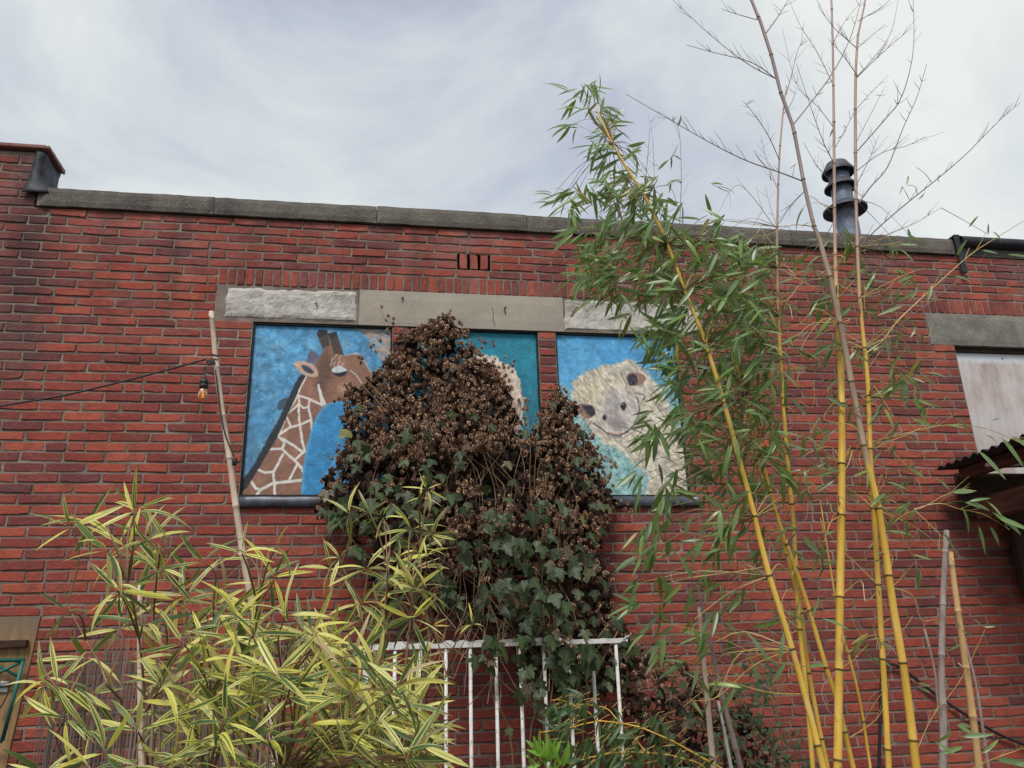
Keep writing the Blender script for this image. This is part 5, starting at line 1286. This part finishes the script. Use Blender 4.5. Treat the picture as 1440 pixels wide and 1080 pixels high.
# yellow leafy side branches
Yb = -2.15
branch([(1216,498),(1240,480),(1262,452),(1290,425),(1325,393),(1365,358),(1400,335),(1444,308)], Yb, .0034, tw_y, -2.3, [(1345,360,-1.2,.05),(1340,388,.1,.075),(1380,352,.1,.055),(1415,358,.1,.07),(1310,400,2.0,.06),(1290,408,2.6,.06),(1270,430,2.8,.07),(1362,320,-1.0,.04),(1395,325,.6,.05)], 6)
branch([(1220,520),(1262,462),(1300,430),(1340,400),(1382,372)], Yb, .0020, tw_g, -2.25, [], 5)
branch([(1223,622),(1265,612),(1300,603),(1340,597),(1375,600),(1407,610),(1445,628)], Yb, .0026, tw_y, -2.3, [(1347,585,.75,.085),(1420,612,.6,.08),(1435,618,.4,.07),(1408,615,1.0,.085),(1385,612,.2,.06),(1330,597,.1,.05),(1375,633,.9,.09),(1395,592,-.3,.03)], 4)
branch([(1246,745),(1270,725),(1300,712),(1337,693),(1373,690)], Yb, .0024, tw_y, -2.3, [(1337,693,-.1,.085),(1336,690,-2.2,.045),(1355,706,.2,.075),(1362,705,-.3,.05)], 4)
branch([(1285,716),(1320,708),(1350,716),(1385,724),(1420,745)], Yb, .0018, tw_y, -2.3, [(1352,712,1.1,.085),(1388,705,.75,.085),(1395,720,.55,.10),(1375,738,1.2,.08),(1392,740,.9,.07),(1400,727,.35,.09)], 4)
branch([(1285,716),(1310,740),(1335,765)], Yb, .0014, tw_y, -2.25, [(1325,748,.9,.075),(1290,722,1.9,.045),(1288,715,2.1,.04)], 2)
branch([(1250,830),(1275,805),(1285,790)], Yb, .0014, tw_y, -2.2, [(1287,797,1.1,.10),(1283,780,.2,.04)], 2)
branch([(1078,797),(1040,803),(975,812),(945,818)], -2.28, .0022, tw_y, -2.4, [(975,815,-2.0,.06),(960,820,2.4,.06),(946,818,2.0,.07),(990,810,1.3,.045)], 3)
branch([(1165,937),(1125,936),(1080,928),(1030,905),(985,888),(930,876)], -2.1, .0024, tw_y, -2.4, [(1080,935,-1.9,.085),(1095,930,-1.3,.06),(1105,930,2.4,.06),(1135,938,-.1,.05)], 3)
branch([(1133,976),(1090,975),(1050,966),(1020,955),(1000,945)], -2.3, .0022, tw_y, -2.45, [(1045,968,-2.9,.07),(1035,965,2.2,.07),(1010,955,2.0,.05)], 3)
branch([(1195,1037),(1215,1025),(1235,1008),(1245,985),(1250,960)], -2.0, .0022, tw_y, -2.0, [], 2)
branch([(1365,1082),(1395,1068),(1445,1050)], -2.0, .0022, tw_y, -2.1, [(1400,1068,.2,.09),(1380,1060,-.6,.06),(1355,1050,2.9,.06),(1345,1062,-2.6,.05),(1425,1075,.1,.08),(1440,1040,-.5,.06),(1352,1036,-.2,.07),(1345,1020,.4,.06),(1340,1028,2.4,.05)], 3)
branch([(1282,1075),(1310,1010),(1345,965),(1372,915),(1385,885)], -1.9, .0014, tw_y, -1.8, [(1383,882,-.2,.03),(1380,880,-2.2,.025),(1362,892,-2.6,.03),(1350,905,2.6,.04),(1310,975,-2.7,.04),(1290,960,.2,.04),(1345,1020,.1,.07),(1350,1028,.5,.05)], 4)
# thicket of fine twigs between the culms
for k in range(230):
    x, y = rg.uniform(1000, 1310), rg.uniform(330, 1000)
    if y > 800 and rg.random() < .45: continue
    c = at(x, y, -2.15 + rg.uniform(-.15,.15)); b_ = min(anchors, key=lambda a: (a[0]-c).length)[0]
    if not .05 < (b_-c).length < .45: continue
    d = c - b_; m_ = b_ + d*.5 + Vector((rg.gauss(0,.03), rg.gauss(0,.02), rg.uniform(.0,.06)))
    pts = smooth_line([b_, m_, c, c + d*.25 + Vector((rg.gauss(0,.03),0,rg.gauss(.01,.03)))], 4)
    (tw_y if rg.random() < .72 else tw_g).tube(pts, [.0019*(1-.65*i/len(pts)) for i in range(len(pts))], 4)
    if rg.random() < .5: gleaf(pts[-1], vdir(rg.uniform(-1,1), rg.uniform(.2,1), rg.gauss(0,.3)), rg.uniform(.03,.065))
finish_leaves('leaf', 'leaf_mass', glv, GV, gb, 300, GLEAF)
stuff(tw_y.build('leafy_twigs', YTWIG, gb)); stuff(tw_f.build('fine_twigs', BTWIG, gb)); stuff(tw_g.build('bare_twigs', GTWIG, gb))

# ------------------------------------------------------------------ low green bamboo at the foot of the railing
lb = thing('green_bamboo', 'low dark green bamboo with arching yellow stems, in front of the railing', 'bamboo')
lv = []; tw = MB(); YL = -1.9; DV = leaf_variants('leaf', DLEAF, [(.17,.10,.20,.03), (.18,.25,.25,-.05), (.16,.35,.2,.05), (.19,.05,.3,0)])
for path, r_ in (([(1040,1100),(1008,1078),(960,1050),(930,1035),(890,1020),(840,1014),(800,1024),(760,1030)], .0042), ([(1010,1100),(960,1067),(905,1058),(850,1060),(800,1075)], .0036), ([(910,1060),(890,1035),(868,1012),(850,995),(810,990)], .0022), ([(840,1014),(825,1000),(790,985),(775,985)], .0020)):
    pts = [at(x, y, YL + rg.uniform(-.05,.05)) for x, y in path]
    if path[0][1] > 1090:
        for _ in range(2): e_ = pts[0] + (pts[0]-pts[1])*2.0; pts.insert(0, Vector((e_.x, YL, max(0, e_.z - .25))))
    q = MB(); sm = smooth_line(pts, 5); culm_tube(q, sm, [r_*(1-.6*i/len(sm)) for i in range(len(sm))], [k*.13 + .04 for k in range(int(total(sm)/.13))], 1.3, 7); q.build('culm', GOLD2, lb, True)
LP = [(748,1030),(775,985),(800,972),(850,985),(900,985),(940,1005),(960,1040),(1000,1060),(1040,1095),(740,1095)]
for x, y in sample(LP, 125, rg):
    c = at(x, y, YL + rg.uniform(-.18,.15)); a0 = 2.0 + rg.gauss(0,.5)
    tw.tube([c + Vector((rg.uniform(.01,.05), 0, rg.uniform(.0,.03))), c], .0011, 4)
    for k in range(rg.randint(2, 4)): lv.append((frame(c, vdir(math.cos(a0+rg.gauss(0,.5)), math.sin(a0+rg.gauss(0,.5)), rg.gauss(0,.4)), Vector((rg.gauss(0,.6), -.7, .7+rg.gauss(0,.4))), rg.uniform(.055,.095)), rg.randrange(4)))
finish_leaves('leaf', 'leaf_mass', lv, DV, lb, 180, DLEAF); stuff(tw.build('twigs', YTWIG, lb))

bs = thing('bright_green_shrub', 'small shrub with bright fresh green upright leaves in front of the railing bars', 'shrub')
lv = []; SV = leaf_variants('leaf', BRIGHT, [(.27,.12,.35,.03), (.30,.25,.3,-.05), (.25,.05,.4,.05)])
for cx_, cy_, nn in ((772,1072,13), (758,1068,7), (790,1080,7)):
    for k in range(nn):
        a = -1.57 + rg.gauss(0, .75); lv.append((frame(at(cx_+rg.gauss(0,4), cy_+rg.gauss(0,6), -2.12), vdir(math.cos(a), math.sin(a), rg.gauss(-.1,.45)), Vector((rg.gauss(0,.5), -.8, .5)), rg.uniform(.055,.085)), rg.randrange(3)))
finish_leaves('leaf', 'leaf_mass', lv, SV, bs, 40, BRIGHT)
q = MB()
for cx_, cy_ in ((772,1072),(758,1068),(790,1080)): c = at(cx_, cy_+4, -2.12); q.tube([Vector((c.x, c.y, 0)), c], [.005, .002], 6)
q.build('stem', BTWIG, bs)
